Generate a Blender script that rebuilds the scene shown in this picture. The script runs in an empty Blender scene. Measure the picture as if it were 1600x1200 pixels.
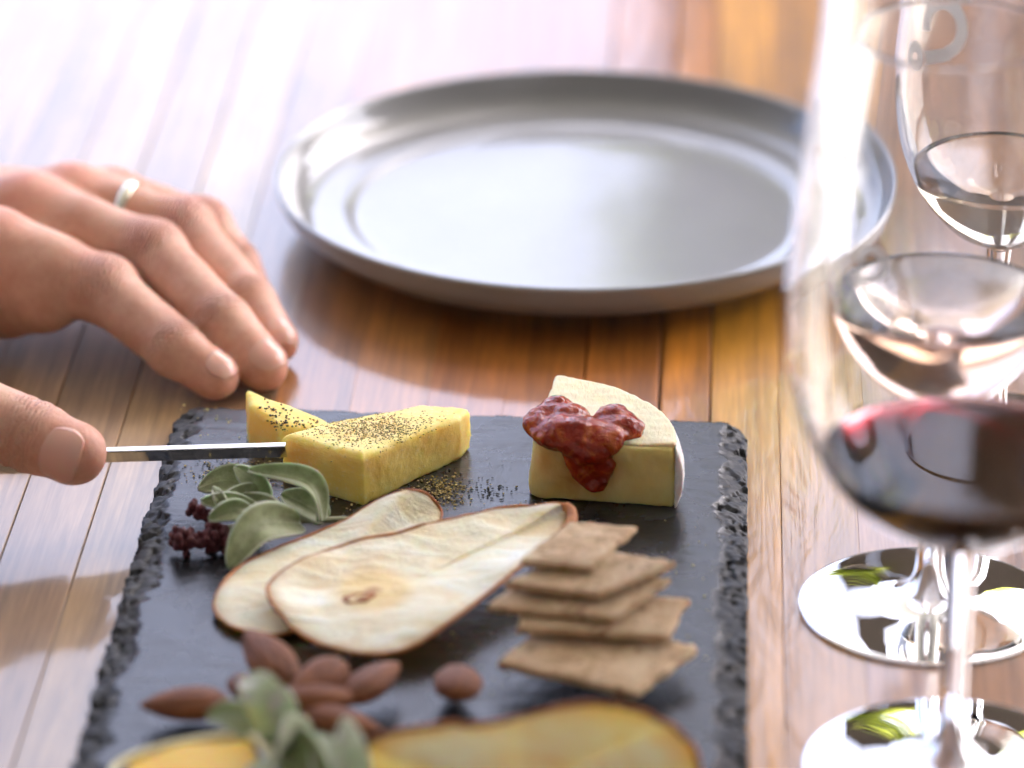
import bpy, math, random
import numpy as np
from mathutils import Vector
R = math.radians
rnd = random.Random(7)
C = bpy.context.scene.collection
S = bpy.context.scene

# ---------------------------------------------------------------- camera
PITCH, YAW, DIST, FPX = R(24.1), R(2.9), 1.40, 6600.0
FWD = np.array([-math.sin(YAW)*math.cos(PITCH), math.cos(YAW)*math.cos(PITCH), -math.sin(PITCH)])
RGT = np.array([math.cos(YAW), math.sin(YAW), 0.0])
UPV = np.cross(RGT, FWD)
CAM = -FWD*DIST
cd = bpy.data.cameras.new('camera'); cam = bpy.data.objects.new('camera', cd); C.objects.link(cam)
cam.location = CAM; cam.rotation_euler = (R(90)-PITCH, 0, YAW)
cd.sensor_width = 36; cd.lens = 36*FPX/1600
cd.clip_start = 0.05; cd.clip_end = 500
cd.dof.use_dof = True; cd.dof.focus_distance = 1.316; cd.dof.aperture_fstop = 5.6
S.camera = cam
S.render.resolution_x, S.render.resolution_y = 1024, 768

# ---------------------------------------------------------------- sky, sun, exposure
SUN_EL, SUN_AZ = R(56), R(62)          # azimuth measured from +Y towards +X
w = bpy.data.worlds.new('World'); S.world = w; w.use_nodes = True
nt = w.node_tree; bg = nt.nodes['Background']
sky = nt.nodes.new('ShaderNodeTexSky'); sky.sky_type = 'NISHITA'; sky.sun_disc = False
sky.sun_elevation = SUN_EL; sky.sun_rotation = SUN_AZ
sky.air_density = 0.36; sky.dust_density = 5.0; sky.ozone_density = 0.75
nt.links.new(sky.outputs[0], bg.inputs[0]); bg.inputs[1].default_value = 0.15
sl = bpy.data.lights.new('sun', 'SUN'); sl.energy = 3.0; sl.angle = R(0.5); sl.color = (1, .95, .87)
sun = bpy.data.objects.new('sun', sl); C.objects.link(sun)
sdir = Vector((math.sin(SUN_AZ)*math.cos(SUN_EL), math.cos(SUN_AZ)*math.cos(SUN_EL), math.sin(SUN_EL)))
sun.rotation_euler = sdir.to_track_quat('Z', 'Y').to_euler(); sun.location = (3, 3, 6)
S.view_settings.view_transform = 'Standard'; S.view_settings.look = 'None'
S.view_settings.gamma = 1.0; S.view_settings.exposure = 3.16
S.cycles.use_denoising = True
S.cycles.max_bounces = 16; S.cycles.transmission_bounces = 16; S.cycles.glossy_bounces = 6
S.cycles.diffuse_bounces = 4; S.cycles.transparent_max_bounces = 16
S.cycles.sample_clamp_indirect = 12

# ---------------------------------------------------------------- helpers
def pt(px, py, z=0.0):
    """the point at height z (metres) that a pixel of the 1600x1200 photograph looks at"""
    d = FWD + RGT*(px-800)/FPX - UPV*(py-600)/FPX
    return CAM + d*((z-CAM[2])/d[2])

def hashn(ix, iy, iz, seed):
    h = (ix.astype(np.int64)*374761393 + iy.astype(np.int64)*668265263 + iz.astype(np.int64)*2147483647 + seed*974711) & 0xffffffff
    h = ((h ^ (h >> 13))*1274126177) & 0xffffffff
    return ((h ^ (h >> 16)) & 0xffffff)/float(0xffffff)

def noise(p, scale=1.0, seed=0, octaves=1):
    """value noise, -1..1, p is (...,3)"""
    out = 0; amp = 1; tot = 0
    for o in range(octaves):
        q = np.asarray(p, dtype=np.float64)*scale*(2.03**o) + 37.1*o + seed*1.7 + 500
        i = np.floor(q); f = q-i; f = f*f*(3-2*f); i = i.astype(np.int64)
        r = 0
        for dx in (0, 1):
            for dy in (0, 1):
                for dz in (0, 1):
                    wgt = (f[..., 0] if dx else 1-f[..., 0])*(f[..., 1] if dy else 1-f[..., 1])*(f[..., 2] if dz else 1-f[..., 2])
                    r = r + wgt*hashn(i[..., 0]+dx, i[..., 1]+dy, i[..., 2]+dz, seed+o)
        out = out + amp*(r*2-1); tot += amp; amp *= 0.5
    return out/tot

def cells(p, scale, seed=0):
    """2-D cell noise: distances to the nearest two points and the id of the nearest"""
    q = p[..., :2]*scale + 300; i = np.floor(q).astype(np.int64)
    d1 = np.full(q.shape[:-1], 9.); d2 = d1.copy(); cid = np.zeros(q.shape[:-1])
    z = np.zeros_like(i[..., 0])
    for dx in (-1, 0, 1):
        for dy in (-1, 0, 1):
            cx, cy = i[..., 0]+dx, i[..., 1]+dy
            jx, jy = hashn(cx, cy, z, seed), hashn(cx, cy, z, seed+5)
            d = np.hypot(cx+jx-q[..., 0], cy+jy-q[..., 1])
            idv = hashn(cx, cy, z, seed+9)
            nearer = d < d1
            d2 = np.where(nearer, d1, np.minimum(d2, d)); cid = np.where(nearer, idv, cid); d1 = np.where(nearer, d, d1)
    return d1, d2, cid

def mesh_obj(name, v, f, mat=None, parent=None, smooth=True, attrs=None):
    v = np.asarray(v, dtype=np.float64)
    if parent is not None:
        v = v - np.array(WLOC[parent.name])
    m = bpy.data.meshes.new(name)
    if isinstance(f, np.ndarray):
        n = len(f); k = f.shape[1]
        m.vertices.add(len(v)); m.vertices.foreach_set('co', v.astype(np.float32).ravel())
        m.loops.add(n*k); m.loops.foreach_set('vertex_index', f.astype(np.int32).ravel())
        m.polygons.add(n); m.polygons.foreach_set('loop_start', np.arange(0, n*k, k, dtype=np.int32))
        m.update(calc_edges=True)
    else:
        m.from_pydata([tuple(x) for x in v], [], f); m.update()
    if smooth:
        m.polygons.foreach_set('use_smooth', [True]*len(m.polygons))
    for k, a in (attrs or {}).items():
        at = m.attributes.new(k, 'FLOAT', 'POINT'); at.data.foreach_set('value', np.asarray(a, dtype=np.float32))
    if mat: m.materials.append(mat)
    o = bpy.data.objects.new(name, m); C.objects.link(o)
    if parent is not None:
        o.parent = parent; WLOC[o.name] = WLOC[parent.name]
    else: WLOC[o.name] = (0, 0, 0)
    return o
WLOC = {}

def tag(o, label=None, cat=None, group=None, kind=None):
    if label: o['label'] = label
    if cat: o['category'] = cat
    if group: o['group'] = group
    if kind: o['kind'] = kind
    return o

def thing(name, loc, label, cat, group=None):
    o = bpy.data.objects.new(name, None); C.objects.link(o); o.location = tuple(loc)
    o.empty_display_size = 0.01
    WLOC[o.name] = tuple(loc)
    return tag(o, label, cat, group)

def origin_to(o, loc):
    """move a single-mesh thing's origin to its base"""
    loc = np.array(loc); n = len(o.data.vertices); a = np.empty(n*3, dtype=np.float32)
    o.data.vertices.foreach_get('co', a); a = (a.reshape(-1, 3)-loc).ravel()
    o.data.vertices.foreach_set('co', a); o.location = tuple(loc); WLOC[o.name] = tuple(loc); o.data.update()
    return o

def surf(fn, lo, hi, h):
    """polygonise fn(p)<0 by surface nets"""
    lo = np.array(lo, float); hi = np.array(hi, float)
    n = np.ceil((hi-lo)/h).astype(int)+1
    ax = [lo[i]+h*np.arange(n[i]) for i in range(3)]
    # coarse blocks first, fine values only where the surface can pass
    B = 8; nb = (n+B-1)//B
    cb = [lo[i]+h*(np.arange(nb[i])*B+(B-1)/2) for i in range(3)]
    cv = fn(np.stack(np.meshgrid(*cb, indexing='ij'), -1))
    V = np.repeat(np.repeat(np.repeat(cv, B, 0), B, 1), B, 2).astype(np.float32)
    near = np.argwhere(np.abs(cv) < h*B*1.35+.0012)
    loc = np.stack(np.meshgrid(*[np.arange(B)]*3, indexing='ij'), -1).reshape(-1, 3)
    for a in range(0, len(near), 600):
        gi = (near[a:a+600, None]*B+loc[None]).reshape(-1, 3)
        V[tuple(gi.T)] = fn(lo+h*gi)
    V = V[:n[0], :n[1], :n[2]]
    inn = V < 0
    cn = inn[:-1, :-1, :-1].astype(np.int8)
    tot = np.zeros_like(cn)
    for dx in (0, 1):
        for dy in (0, 1):
            for dz in (0, 1):
                tot = tot + inn[dx:n[0]-1+dx, dy:n[1]-1+dy, dz:n[2]-1+dz]
    act = (tot > 0) & (tot < 8)
    idx = -np.ones(act.shape, dtype=np.int64); cellsI = np.argwhere(act); idx[act] = np.arange(len(cellsI))
    acc = np.zeros((len(cellsI), 3)); cnt = np.zeros(len(cellsI))
    for ax_ in range(3):
        o1, o2 = [a for a in range(3) if a != ax_]
        for i in (0, 1):
            for j in (0, 1):
                off = np.zeros(3, int); off[o1] = i; off[o2] = j
                e = off.copy(); e[ax_] = 1
                A = V[tuple((cellsI+off).T)]; B = V[tuple((cellsI+e).T)]
                m = (A < 0) != (B < 0)
                t = np.where(m, A/np.where(m, A-B, 1), 0)
                q = np.repeat(off[None].astype(float), len(cellsI), 0); q[:, ax_] = t
                acc += q*m[:, None]; cnt += m
    P = lo + h*(cellsI + acc/cnt[:, None])
    quads = []
    for ax_ in range(3):
        o1, o2 = [(1, 2), (2, 0), (0, 1)][ax_]
        sl1 = [slice(1, n[k]-1) for k in range(3)]; sl1[ax_] = slice(0, n[ax_]-1)
        sl2 = list(sl1); sl2[ax_] = slice(1, n[ax_])
        A = inn[tuple(sl1)]; B = inn[tuple(sl2)]
        base = np.array([1, 1, 1]); base[ax_] = 0
        for flip, m in ((False, A & ~B), (True, ~A & B)):
            e = np.argwhere(m)+base
            if not len(e): continue
            c = []
            for (i, j) in ((0, 0), (1, 0), (1, 1), (0, 1)):
                k = e.copy(); k[:, o1] -= 1-i; k[:, o2] -= 1-j
                c.append(idx[tuple(k.T)])
            q = np.stack(c, 1)
            quads.append(q[:, ::-1] if flip else q)
    return P, np.concatenate(quads)

def relax(P, Q, it=2, lam=0.5):
    e = np.concatenate([Q[:, [0, 1]], Q[:, [1, 2]], Q[:, [2, 3]], Q[:, [3, 0]]]); e = np.concatenate([e, e[:, ::-1]])
    cnt = np.bincount(e[:, 0], minlength=len(P))[:, None]
    for _ in range(it):
        s = np.stack([np.bincount(e[:, 0], weights=P[e[:, 1], k], minlength=len(P)) for k in range(3)], 1)
        P = P + lam*(s/np.maximum(cnt, 1)-P)
    return P

def smin(a, b, k):
    h = np.maximum(k-np.abs(a-b), 0)/k
    return np.minimum(a, b) - h*h*k*0.25
def smax(a, b, k): return -smin(-a, -b, k)
def seg(p, a, b, r1, r2):
    a = np.array(a); b = np.array(b); ab = b-a
    t = np.clip(((p-a)@ab)/(ab@ab), 0, 1)
    return np.linalg.norm(p-a-t[..., None]*ab, axis=-1) - (r1+(r2-r1)*t)
def ellip(p, c, r):
    r = np.array(r); q = (p-np.array(c))/r; k = np.linalg.norm(q, axis=-1)
    return (k-1)*r.min()
def poly2(p, pts):
    """signed distance to a 2-D polygon in xy"""
    pts = np.array(pts)[:, :2]; n = len(pts); x, y = p[..., 0], p[..., 1]
    d = np.full(x.shape, 1e9); s = np.ones(x.shape)
    for i in range(n):
        a = pts[i]; b = pts[i-1]; e = b-a
        wx, wy = x-a[0], y-a[1]
        t = np.clip((wx*e[0]+wy*e[1])/(e@e), 0, 1)
        d = np.minimum(d, (wx-e[0]*t)**2+(wy-e[1]*t)**2)
        c1 = y >= a[1]; c2 = y < b[1]; c3 = e[0]*wy > e[1]*wx
        s = np.where((c1 & c2 & c3) | (~c1 & ~c2 & ~c3), -s, s)
    return s*np.sqrt(d)

def catmull(P, n, closed=True):
    P = np.array(P, float); m = len(P); out = []
    segs = m if closed else m-1
    per = max(2, n//segs)
    for i in range(segs):
        g = lambda k: P[(i+k) % m] if closed else P[min(max(i+k, 0), m-1)]
        p0, p1, p2, p3 = g(-1), g(0), g(1), g(2)
        for k in range(per):
            t = k/per
            out.append(0.5*((2*p1)+(-p0+p2)*t+(2*p0-5*p1+4*p2-p3)*t*t+(-p0+3*p1-3*p2+p3)*t**3))
    if not closed: out.append(P[-1])
    return np.array(out)

def tube(path, rad, ns=8, closed=False):
    path = np.array(path); n = len(path); rad = np.broadcast_to(rad, (n,))
    V = []; F = []
    up = np.array([0.13, 0.21, 0.97])
    for i in range(n):
        a = path[(i-1) % n] if (closed or i > 0) else path[i]
        b = path[(i+1) % n] if (closed or i < n-1) else path[i]
        t = b-a; t /= np.linalg.norm(t)+1e-12
        u = np.cross(t, up); u /= np.linalg.norm(u)+1e-12; v = np.cross(u, t)
        for k in range(ns):
            an = 2*math.pi*k/ns; V.append(path[i]+rad[i]*(math.cos(an)*u+math.sin(an)*v))
    for i in range(n if closed else n-1):
        j = (i+1) % n
        for k in range(ns):
            F.append((i*ns+k, i*ns+(k+1) % ns, j*ns+(k+1) % ns, j*ns+k))
    if not closed:
        F.append(tuple(range(ns))[::-1]); F.append(tuple((n-1)*ns+k for k in range(ns)))
    return V, F

def lathe(prof, c, ns=96):
    """profile [(r,z)...] turned round the vertical through c"""
    V = []; F = []
    rows = []
    for r, z in prof:
        if r < 1e-7: rows.append([len(V)]); V.append((c[0], c[1], c[2]+z))
        else:
            rows.append(list(range(len(V), len(V)+ns)))
            for k in range(ns):
                a = 2*math.pi*k/ns; V.append((c[0]+r*math.cos(a), c[1]+r*math.sin(a), c[2]+z))
    for a, b in zip(rows, rows[1:]):
        for k in range(ns):
            q = [a[k % len(a)], a[(k+1) % len(a)], b[(k+1) % len(b)], b[k % len(b)]]
            f = []
            for x in q:
                if x not in f: f.append(x)
            if len(f) >= 3: F.append(tuple(f))
    return V, F

def box(lo, hi, bev=0.0):
    lo = np.array(lo, float); hi = np.array(hi, float)
    if bev <= 0:
        V = [(x, y, z) for x in (lo[0], hi[0]) for y in (lo[1], hi[1]) for z in (lo[2], hi[2])]
        return V, [(0, 1, 3, 2), (4, 6, 7, 5), (0, 4, 5, 1), (2, 3, 7, 6), (0, 2, 6, 4), (1, 5, 7, 3)]
    b = bev                               # bevelled along the two upper long edges (and ends)
    V = [(lo[0], lo[1], lo[2]), (hi[0], lo[1], lo[2]), (hi[0], hi[1], lo[2]), (lo[0], hi[1], lo[2]),
         (lo[0], lo[1], hi[2]-b), (hi[0], lo[1], hi[2]-b), (hi[0], hi[1], hi[2]-b), (lo[0], hi[1], hi[2]-b),
         (lo[0]+b, lo[1]+b, hi[2]), (hi[0]-b, lo[1]+b, hi[2]), (hi[0]-b, hi[1]-b, hi[2]), (lo[0]+b, hi[1]-b, hi[2])]
    F = [(3, 2, 1, 0)] + [(i, (i+1) % 4, 4+(i+1) % 4, 4+i) for i in range(4)] + \
        [(4+i, 4+(i+1) % 4, 8+(i+1) % 4, 8+i) for i in range(4)] + [(8, 9, 10, 11)]
    return V, F

# ---------------------------------------------------------------- material helpers
class NT:
    def __init__(s, name):
        s.m = bpy.data.materials.new(name); s.m.use_nodes = True; s.t = s.m.node_tree; s.n = s.t.nodes
        s.p = s.n['Principled BSDF']; s.out = s.n['Material Output']
        s._c = None
    def new(s, typ, **k):
        x = s.n.new('ShaderNode'+typ)
        for a, b in k.items(): setattr(x, a, b)
        return x
    def l(s, a, b): s.t.links.new(a, b)
    def coord(s, scale=(1, 1, 1), rot=(0, 0, 0), which='Object'):
        if s._c is None: s._c = s.new('TexCoord')
        mp = s.new('Mapping'); s.l(s._c.outputs[which], mp.inputs[0])
        mp.inputs['Scale'].default_value = scale; mp.inputs['Rotation'].default_value = rot
        return mp.outputs[0]
    def geo(s, scale=(1, 1, 1)):
        g = s.new('NewGeometry'); mp = s.new('Mapping'); s.l(g.outputs['Position'], mp.inputs[0]); mp.inputs['Scale'].default_value = scale
        return mp.outputs[0]
    def noise(s, co, scale, detail=4, rough=0.55, dist=0.0):
        x = s.new('TexNoise'); s.l(co, x.inputs['Vector']); x.inputs['Scale'].default_value = scale
        x.inputs['Detail'].default_value = detail; x.inputs['Roughness'].default_value = rough; x.inputs['Distortion'].default_value = dist
        return x.outputs['Fac']
    def vor(s, co, scale, feature='F1'):
        x = s.new('TexVoronoi'); x.feature = feature; s.l(co, x.inputs['Vector']); x.inputs['Scale'].default_value = scale
        return x.outputs['Distance']
    def ramp(s, fac, stops):
        x = s.new('ValToRGB'); s.l(fac, x.inputs[0]); e = x.color_ramp.elements
        while len(e) < len(stops): e.new(0.5)
        for el, (p, c) in zip(e, stops):
            el.position = p; el.color = (c if isinstance(c, tuple) else (c, c, c))+(1,)
        return x.outputs[0]
    def mix(s, fac, a, b, mode='MIX'):
        x = s.new('Mix'); x.data_type = 'RGBA'; x.blend_type = mode
        for inp, v in ((x.inputs[0], fac), (x.inputs[6], a), (x.inputs[7], b)):
            if isinstance(v, (int, float)): inp.default_value = v
            elif isinstance(v, tuple): inp.default_value = v+(1,)
            else: s.l(v, inp)
        return x.outputs[2]
    def math(s, op, a, b=0.0, c=None):
        x = s.new('Math'); x.operation = op
        for i, v in enumerate((a, b) if c is None else (a, b, c)):
            if isinstance(v, (int, float)): x.inputs[i].default_value = v
            else: s.l(v, x.inputs[i])
        return x.outputs[0]
    def attr(s, name):
        x = s.new('Attribute'); x.attribute_name = name; return x.outputs['Fac']
    def bump(s, h, dist, strength=1.0, prev=None):
        b = s.new('Bump'); b.inputs['Strength'].default_value = strength; b.inputs['Distance'].default_value = dist
        s.l(h, b.inputs['Height'])
        if prev is not None: s.l(prev, b.inputs['Normal'])
        return b.outputs[0]
    def set(s, **k):
        for a, v in k.items():
            i = s.p.inputs[a.replace('_', ' ')]
            if isinstance(v, (int, float)): i.default_value = v
            elif isinstance(v, tuple): i.default_value = v+(1,) if (len(v) == 3 and i.type == 'RGBA') else v
            else: s.l(v, i)
        return s

# ---- materials
def m_wood():
    t = NT('varnished_timber')
    oi = t.new('ObjectInfo'); tint = oi.outputs['Color']
    g = t.new('NewGeometry'); comb = t.new('VectorMath'); comb.operation = 'ADD'
    off = t.new('CombineXYZ'); rv = t.math('MULTIPLY', oi.outputs['Random'], 13.0)
    t.l(rv, off.inputs[1]); t.l(rv, off.inputs[2])
    t.l(g.outputs['Position'], comb.inputs[0]); t.l(off.outputs[0], comb.inputs[1])
    def mp(sc):
        x = t.new('Mapping'); t.l(comb.outputs[0], x.inputs[0]); x.inputs['Scale'].default_value = sc; return x.outputs[0]
    big = t.noise(mp((60, 4.5, 60)), 1.0, 5, .6, .6)
    fine = t.noise(mp((700, 60, 700)), 1.0, 4, .6)
    rings = t.noise(mp((260, 7, 260)), 1.0, 3, .6, 1.2)
    blot = t.noise(mp((22, 9, 22)), 1.0, 3, .5)
    c = t.mix(t.ramp(big, [(.3, .55), (.7, 1.35)]), (0, 0, 0), tint)
    v = t.math('MULTIPLY', t.ramp(rings, [(.32, .72), (.62, 1.12)]), t.ramp(fine, [(.3, .86), (.7, 1.08)]))
    v = t.math('MULTIPLY', v, t.ramp(big, [(.25, .6), (.7, 1.2)]))
    v = t.math('MULTIPLY', v, t.ramp(blot, [(.3, .72), (.7, 1.2)]))
    cc = t.new('Mix'); cc.data_type = 'RGBA'; cc.blend_type = 'MULTIPLY'; cc.inputs[0].default_value = 1.0
    t.l(tint, cc.inputs[6]); vv = t.new('CombineColor'); 
    for i in range(3): t.l(v, vv.inputs[i])
    t.l(vv.outputs[0], cc.inputs[7])
    wave = t.noise(mp((48, 14, 48)), 1.0, 3, .55, .8)
    por = t.noise(mp((2600, 240, 2600)), 1.0, 2, .5)
    b1 = t.bump(t.math('ADD', rings, t.math('MULTIPLY', fine, .5)), .00010, .35)
    b2 = t.bump(wave, .0012, .22, b1)
    t.set(Base_Color=cc.outputs[2], Roughness=.42, Coat_Weight=1.0, Coat_IOR=1.58, Specular_IOR_Level=.5)
    t.set(Coat_Roughness=t.math('ADD', t.math('MULTIPLY', t.noise(mp((50, 40, 50)), 1.0, 3), .05), .06))
    bc = t.bump(por, .00005, .2, b2)
    t.l(b1, t.p.inputs['Normal']); t.l(bc, t.p.inputs['Coat Normal'])
    return t.m

def m_slate():
    t = NT('slate')
    co = t.geo()
    st = t.geo((140, 900, 500)); cl = t.noise(st, 1.0, 4, .6)
    big = t.noise(co, 60, 5, .6, .4); fine = t.noise(co, 2200, 3, .6)
    c = t.ramp(big, [(.3, (.014, .0145, .017)), (.7, (.026, .027, .032))])
    t.set(Base_Color=c, Specular_IOR_Level=.52)
    t.set(Roughness=t.math('ADD', t.ramp(big, [(.3, .21), (.7, .32)]), t.math('MULTIPLY', t.attr('chip'), .28)))
    h = t.math('ADD', t.math('MULTIPLY', cl, .6), t.math('MULTIPLY', fine, .35))
    b = t.bump(h, .00016, .5); b = t.bump(big, .0012, .35, b)
    t.l(b, t.p.inputs['Normal'])
    return t.m

def m_simple(name, col, rough=.5, **k):
    t = NT(name); t.set(Base_Color=col, Roughness=rough, **k); return t.m

def m_skin():
    t = NT('skin')
    co = t.coord()
    n1 = t.noise(co, 70, 4, .6); n2 = t.noise(co, 420, 3, .6)
    c = t.ramp(n1, [(.3, (.56, .30, .205)), (.7, (.74, .46, .345))])
    c = t.mix(t.math('MULTIPLY', t.attr('red'), .8), c, (.74, .27, .20))
    c = t.mix(t.ramp(n2, [(.35, 0.0), (.75, .22)]), c, (.42, .16, .11))
    t.set(Base_Color=c, Roughness=t.ramp(n2, [(.3, .42), (.7, .56)]), Specular_IOR_Level=.45,
          Subsurface_Weight=.55, Subsurface_Scale=.0035)
    t.p.inputs['Subsurface Radius'].default_value = (1.0, .36, .2)
    cells_ = t.vor(co, 1500, 'DISTANCE_TO_EDGE')
    wr = t.new('TexWave'); wr.wave_type = 'BANDS'; wr.bands_direction = 'X'
    cx = t.new('CombineXYZ'); t.l(t.attr('along'), cx.inputs[0]); t.l(wr.inputs['Vector'].links[0].from_socket if wr.inputs['Vector'].links else cx.outputs[0], wr.inputs['Vector'])
    wr.inputs['Scale'].default_value = .22; wr.inputs['Distortion'].default_value = 2.0
    wr.inputs['Detail'].default_value = 3; wr.inputs['Detail Scale'].default_value = 1.2
    cy = t.new('VectorMath'); cy.operation = 'ADD'
    nn = t.noise(co, 260, 3, .6); nz = t.new('CombineXYZ'); t.l(t.math('MULTIPLY', nn, 3.0), nz.inputs[0])
    t.l(cx.outputs[0], cy.inputs[0]); t.l(nz.outputs[0], cy.inputs[1]); t.l(cy.outputs[0], wr.inputs['Vector'])
    h = t.math('MULTIPLY', wr.outputs['Fac'], t.attr('crease'))
    b = t.bump(h, .0011, .9); b = t.bump(t.math('MULTIPLY', cells_, 1.0), .00022, .35, b); b = t.bump(n2, .0005, .35, b)
    t.l(b, t.p.inputs['Normal'])
    return t.m

def m_cheddar():
    t = NT('cheddar'); co = t.coord()
    n = t.noise(co, 90, 4, .6, .5); f = t.noise(co, 700, 4, .65)
    st = t.noise(t.coord((60, 60, 420)), 1.0, 4, .6, .6)
    c = t.ramp(n, [(.3, (.97, .68, .16)), (.7, (.98, .77, .26))])
    c = t.mix(t.ramp(f, [(.55, 0.0), (.72, .4)]), c, (.95, .87, .60))
    t.set(Base_Color=c, Roughness=t.ramp(f, [(.3, .34), (.7, .55)]), Specular_IOR_Level=.4, Subsurface_Weight=.8, Subsurface_Scale=.007)
    t.p.inputs['Subsurface Radius'].default_value = (1, .62, .16)
    b = t.bump(st, .0005, .3); b = t.bump(f, .0005, .35, b)
    t.l(b, t.p.inputs['Normal']); return t.m

def m_brie():
    t = NT('brie_paste'); co = t.coord()
    n = t.noise(co, 55, 4, .6, .5); f = t.noise(co, 600, 4, .6)
    c = t.ramp(n, [(.3, (.98, .67, .22)), (.7, (.98, .77, .36))])
    sf = t.math('MULTIPLY', t.attr('stain'), t.ramp(t.noise(co, 220, 3), [(.3, .5), (.6, 1.0)]))
    c = t.mix(sf, c, (.62, .22, .03))
    t.set(Base_Color=c, Roughness=.36, Subsurface_Weight=.8, Subsurface_Scale=.006)
    t.p.inputs['Subsurface Radius'].default_value = (1, .7, .3)
    b = t.bump(f, .0005, .5); b = t.bump(n, .001, .3, b)
    t.l(b, t.p.inputs['Normal']); return t.m

def m_topcut():
    t = NT('brie_top'); co = t.coord()
    n = t.noise(co, 60, 4, .6, .6); f = t.noise(t.coord((900, 260, 500), (0, 0, .5)), 1.0, 4, .6, .5)
    c = t.ramp(n, [(.3, (.90, .74, .44)), (.7, (.94, .85, .62))])
    c = t.mix(t.ramp(f, [(.3, .3), (.5, 0.0)]), c, (.62, .46, .27))
    t.set(Base_Color=c, Roughness=.5, Subsurface_Weight=.6, Subsurface_Scale=.004)
    t.l(t.bump(f, .0008, .5), t.p.inputs['Normal']); return t.m

def m_rind():
    t = NT('bloomy_rind'); co = t.coord(); n = t.noise(co, 320, 5, .65)
    c = t.ramp(n, [(.3, (.74, .72, .68)), (.6, (.85, .84, .82))])
    t.set(Base_Color=c, Roughness=.85, Subsurface_Weight=.3, Subsurface_Scale=.002)
    t.l(t.bump(n, .0008, .7), t.p.inputs['Normal']); return t.m

def m_chutney():
    t = NT('chutney'); co = t.coord(); n = t.noise(co, 160, 5, .65, .8)
    c = t.ramp(n, [(.3, (.17, .006, .002)), (.5, (.32, .022, .004)), (.70, (.56, .13, .015))])
    t.set(Base_Color=c, Roughness=.08, Specular_IOR_Level=.5, Subsurface_Weight=.25, Subsurface_Scale=.002)
    t.p.inputs['Subsurface Radius'].default_value = (1, .18, .05)
    t.l(t.bump(t.noise(co, 380, 3, .55, .6), .0012, .55), t.p.inputs['Normal']); return t.m

def m_pear(orange=False):
    t = NT('dried_fruit_flesh_orange' if orange else 'dried_pear_flesh'); co = t.coord()
    e = t.attr('edge'); core = t.attr('core')
    n = t.noise(t.coord((40, 110, 60), (0, 0, -.5)), 1.0, 5, .6, .8); f = t.noise(co, 800, 3, .6)
    if orange: base = t.ramp(n, [(.3, (.90, .66, .34)), (.6, (.94, .86, .68))])
    else: base = t.ramp(n, [(.28, (.86, .64, .38)), (.5, (.94, .81, .61)), (.7, (.96, .90, .78))])
    c = t.mix(t.ramp(e, [(.78, 0.0), (.95, .6), (1.0, 1.0)] if orange else [(.86, 0.0), (.96, .3), (1.0, .9)]), base, (.80, .36, .03) if orange else (.62, .26, .04))
    ee = t.math('ADD', core, t.math('MULTIPLY', t.math('SUBTRACT', n, .5), .55))
    c = t.mix(t.ramp(ee, [(.25, 0.0), (.55, .65)]), c, (.78, .50, .12))
    c = t.mix(t.ramp(ee, [(.86, 0.0), (1.0, .8)]), c, (.36, .13, .03))
    t.set(Base_Color=c, Roughness=.5, Subsurface_Weight=.65, Subsurface_Scale=.005)
    t.p.inputs['Subsurface Radius'].default_value = (1, .6, .25)
    b = t.bump(n, .0022, .7); b = t.bump(f, .0005, .6, b)
    t.l(b, t.p.inputs['Normal']); return t.m

def m_peel():
    t = NT('dried_peel'); co = t.coord(); n = t.noise(co, 200, 4, .6)
    t.set(Base_Color=t.ramp(n, [(.3, (.26, .07, .012)), (.7, (.50, .19, .035))]), Roughness=.55, Subsurface_Weight=.3, Subsurface_Scale=.002)
    t.l(t.bump(n, .0008, .6), t.p.inputs['Normal']); return t.m

def m_cracker():
    t = NT('cracker_crumb'); co = t.coord()
    n = t.noise(co, 120, 5, .65, .4); f = t.noise(co, 900, 4, .7); s = t.noise(co, 300, 2, .5)
    c = t.ramp(n, [(.28, (.40, .24, .12)), (.5, (.68, .47, .27)), (.72, (.84, .66, .44))])
    c = t.mix(t.ramp(s, [(.60, 0.0), (.70, .75)]), c, (.30, .12, .05))
    c = t.mix(t.ramp(f, [(.30, .5), (.42, 0.0)]), c, (.24, .12, .06))
    t.set(Base_Color=c, Roughness=.78, Subsurface_Weight=.25, Subsurface_Scale=.002)
    b = t.bump(n, .0014, .8); b = t.bump(f, .0014, 1.0, b)
    t.l(b, t.p.inputs['Normal']); return t.m

def m_almond():
    t = NT('almond_skin'); co = t.coord((420, 420, 60)); n = t.noise(co, 1.0, 4, .6, .5)
    f = t.noise(t.coord(), 900, 3, .6)
    c = t.ramp(n, [(.3, (.12, .036, .012)), (.55, (.24, .082, .028)), (.75, (.34, .135, .055))])
    t.set(Base_Color=c, Roughness=.55, Specular_IOR_Level=.35, Subsurface_Weight=.1, Subsurface_Scale=.001)
    b = t.bump(n, .0015, .9); b = t.bump(f, .0005, .6, b)
    t.l(b, t.p.inputs['Normal']); return t.m

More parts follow.
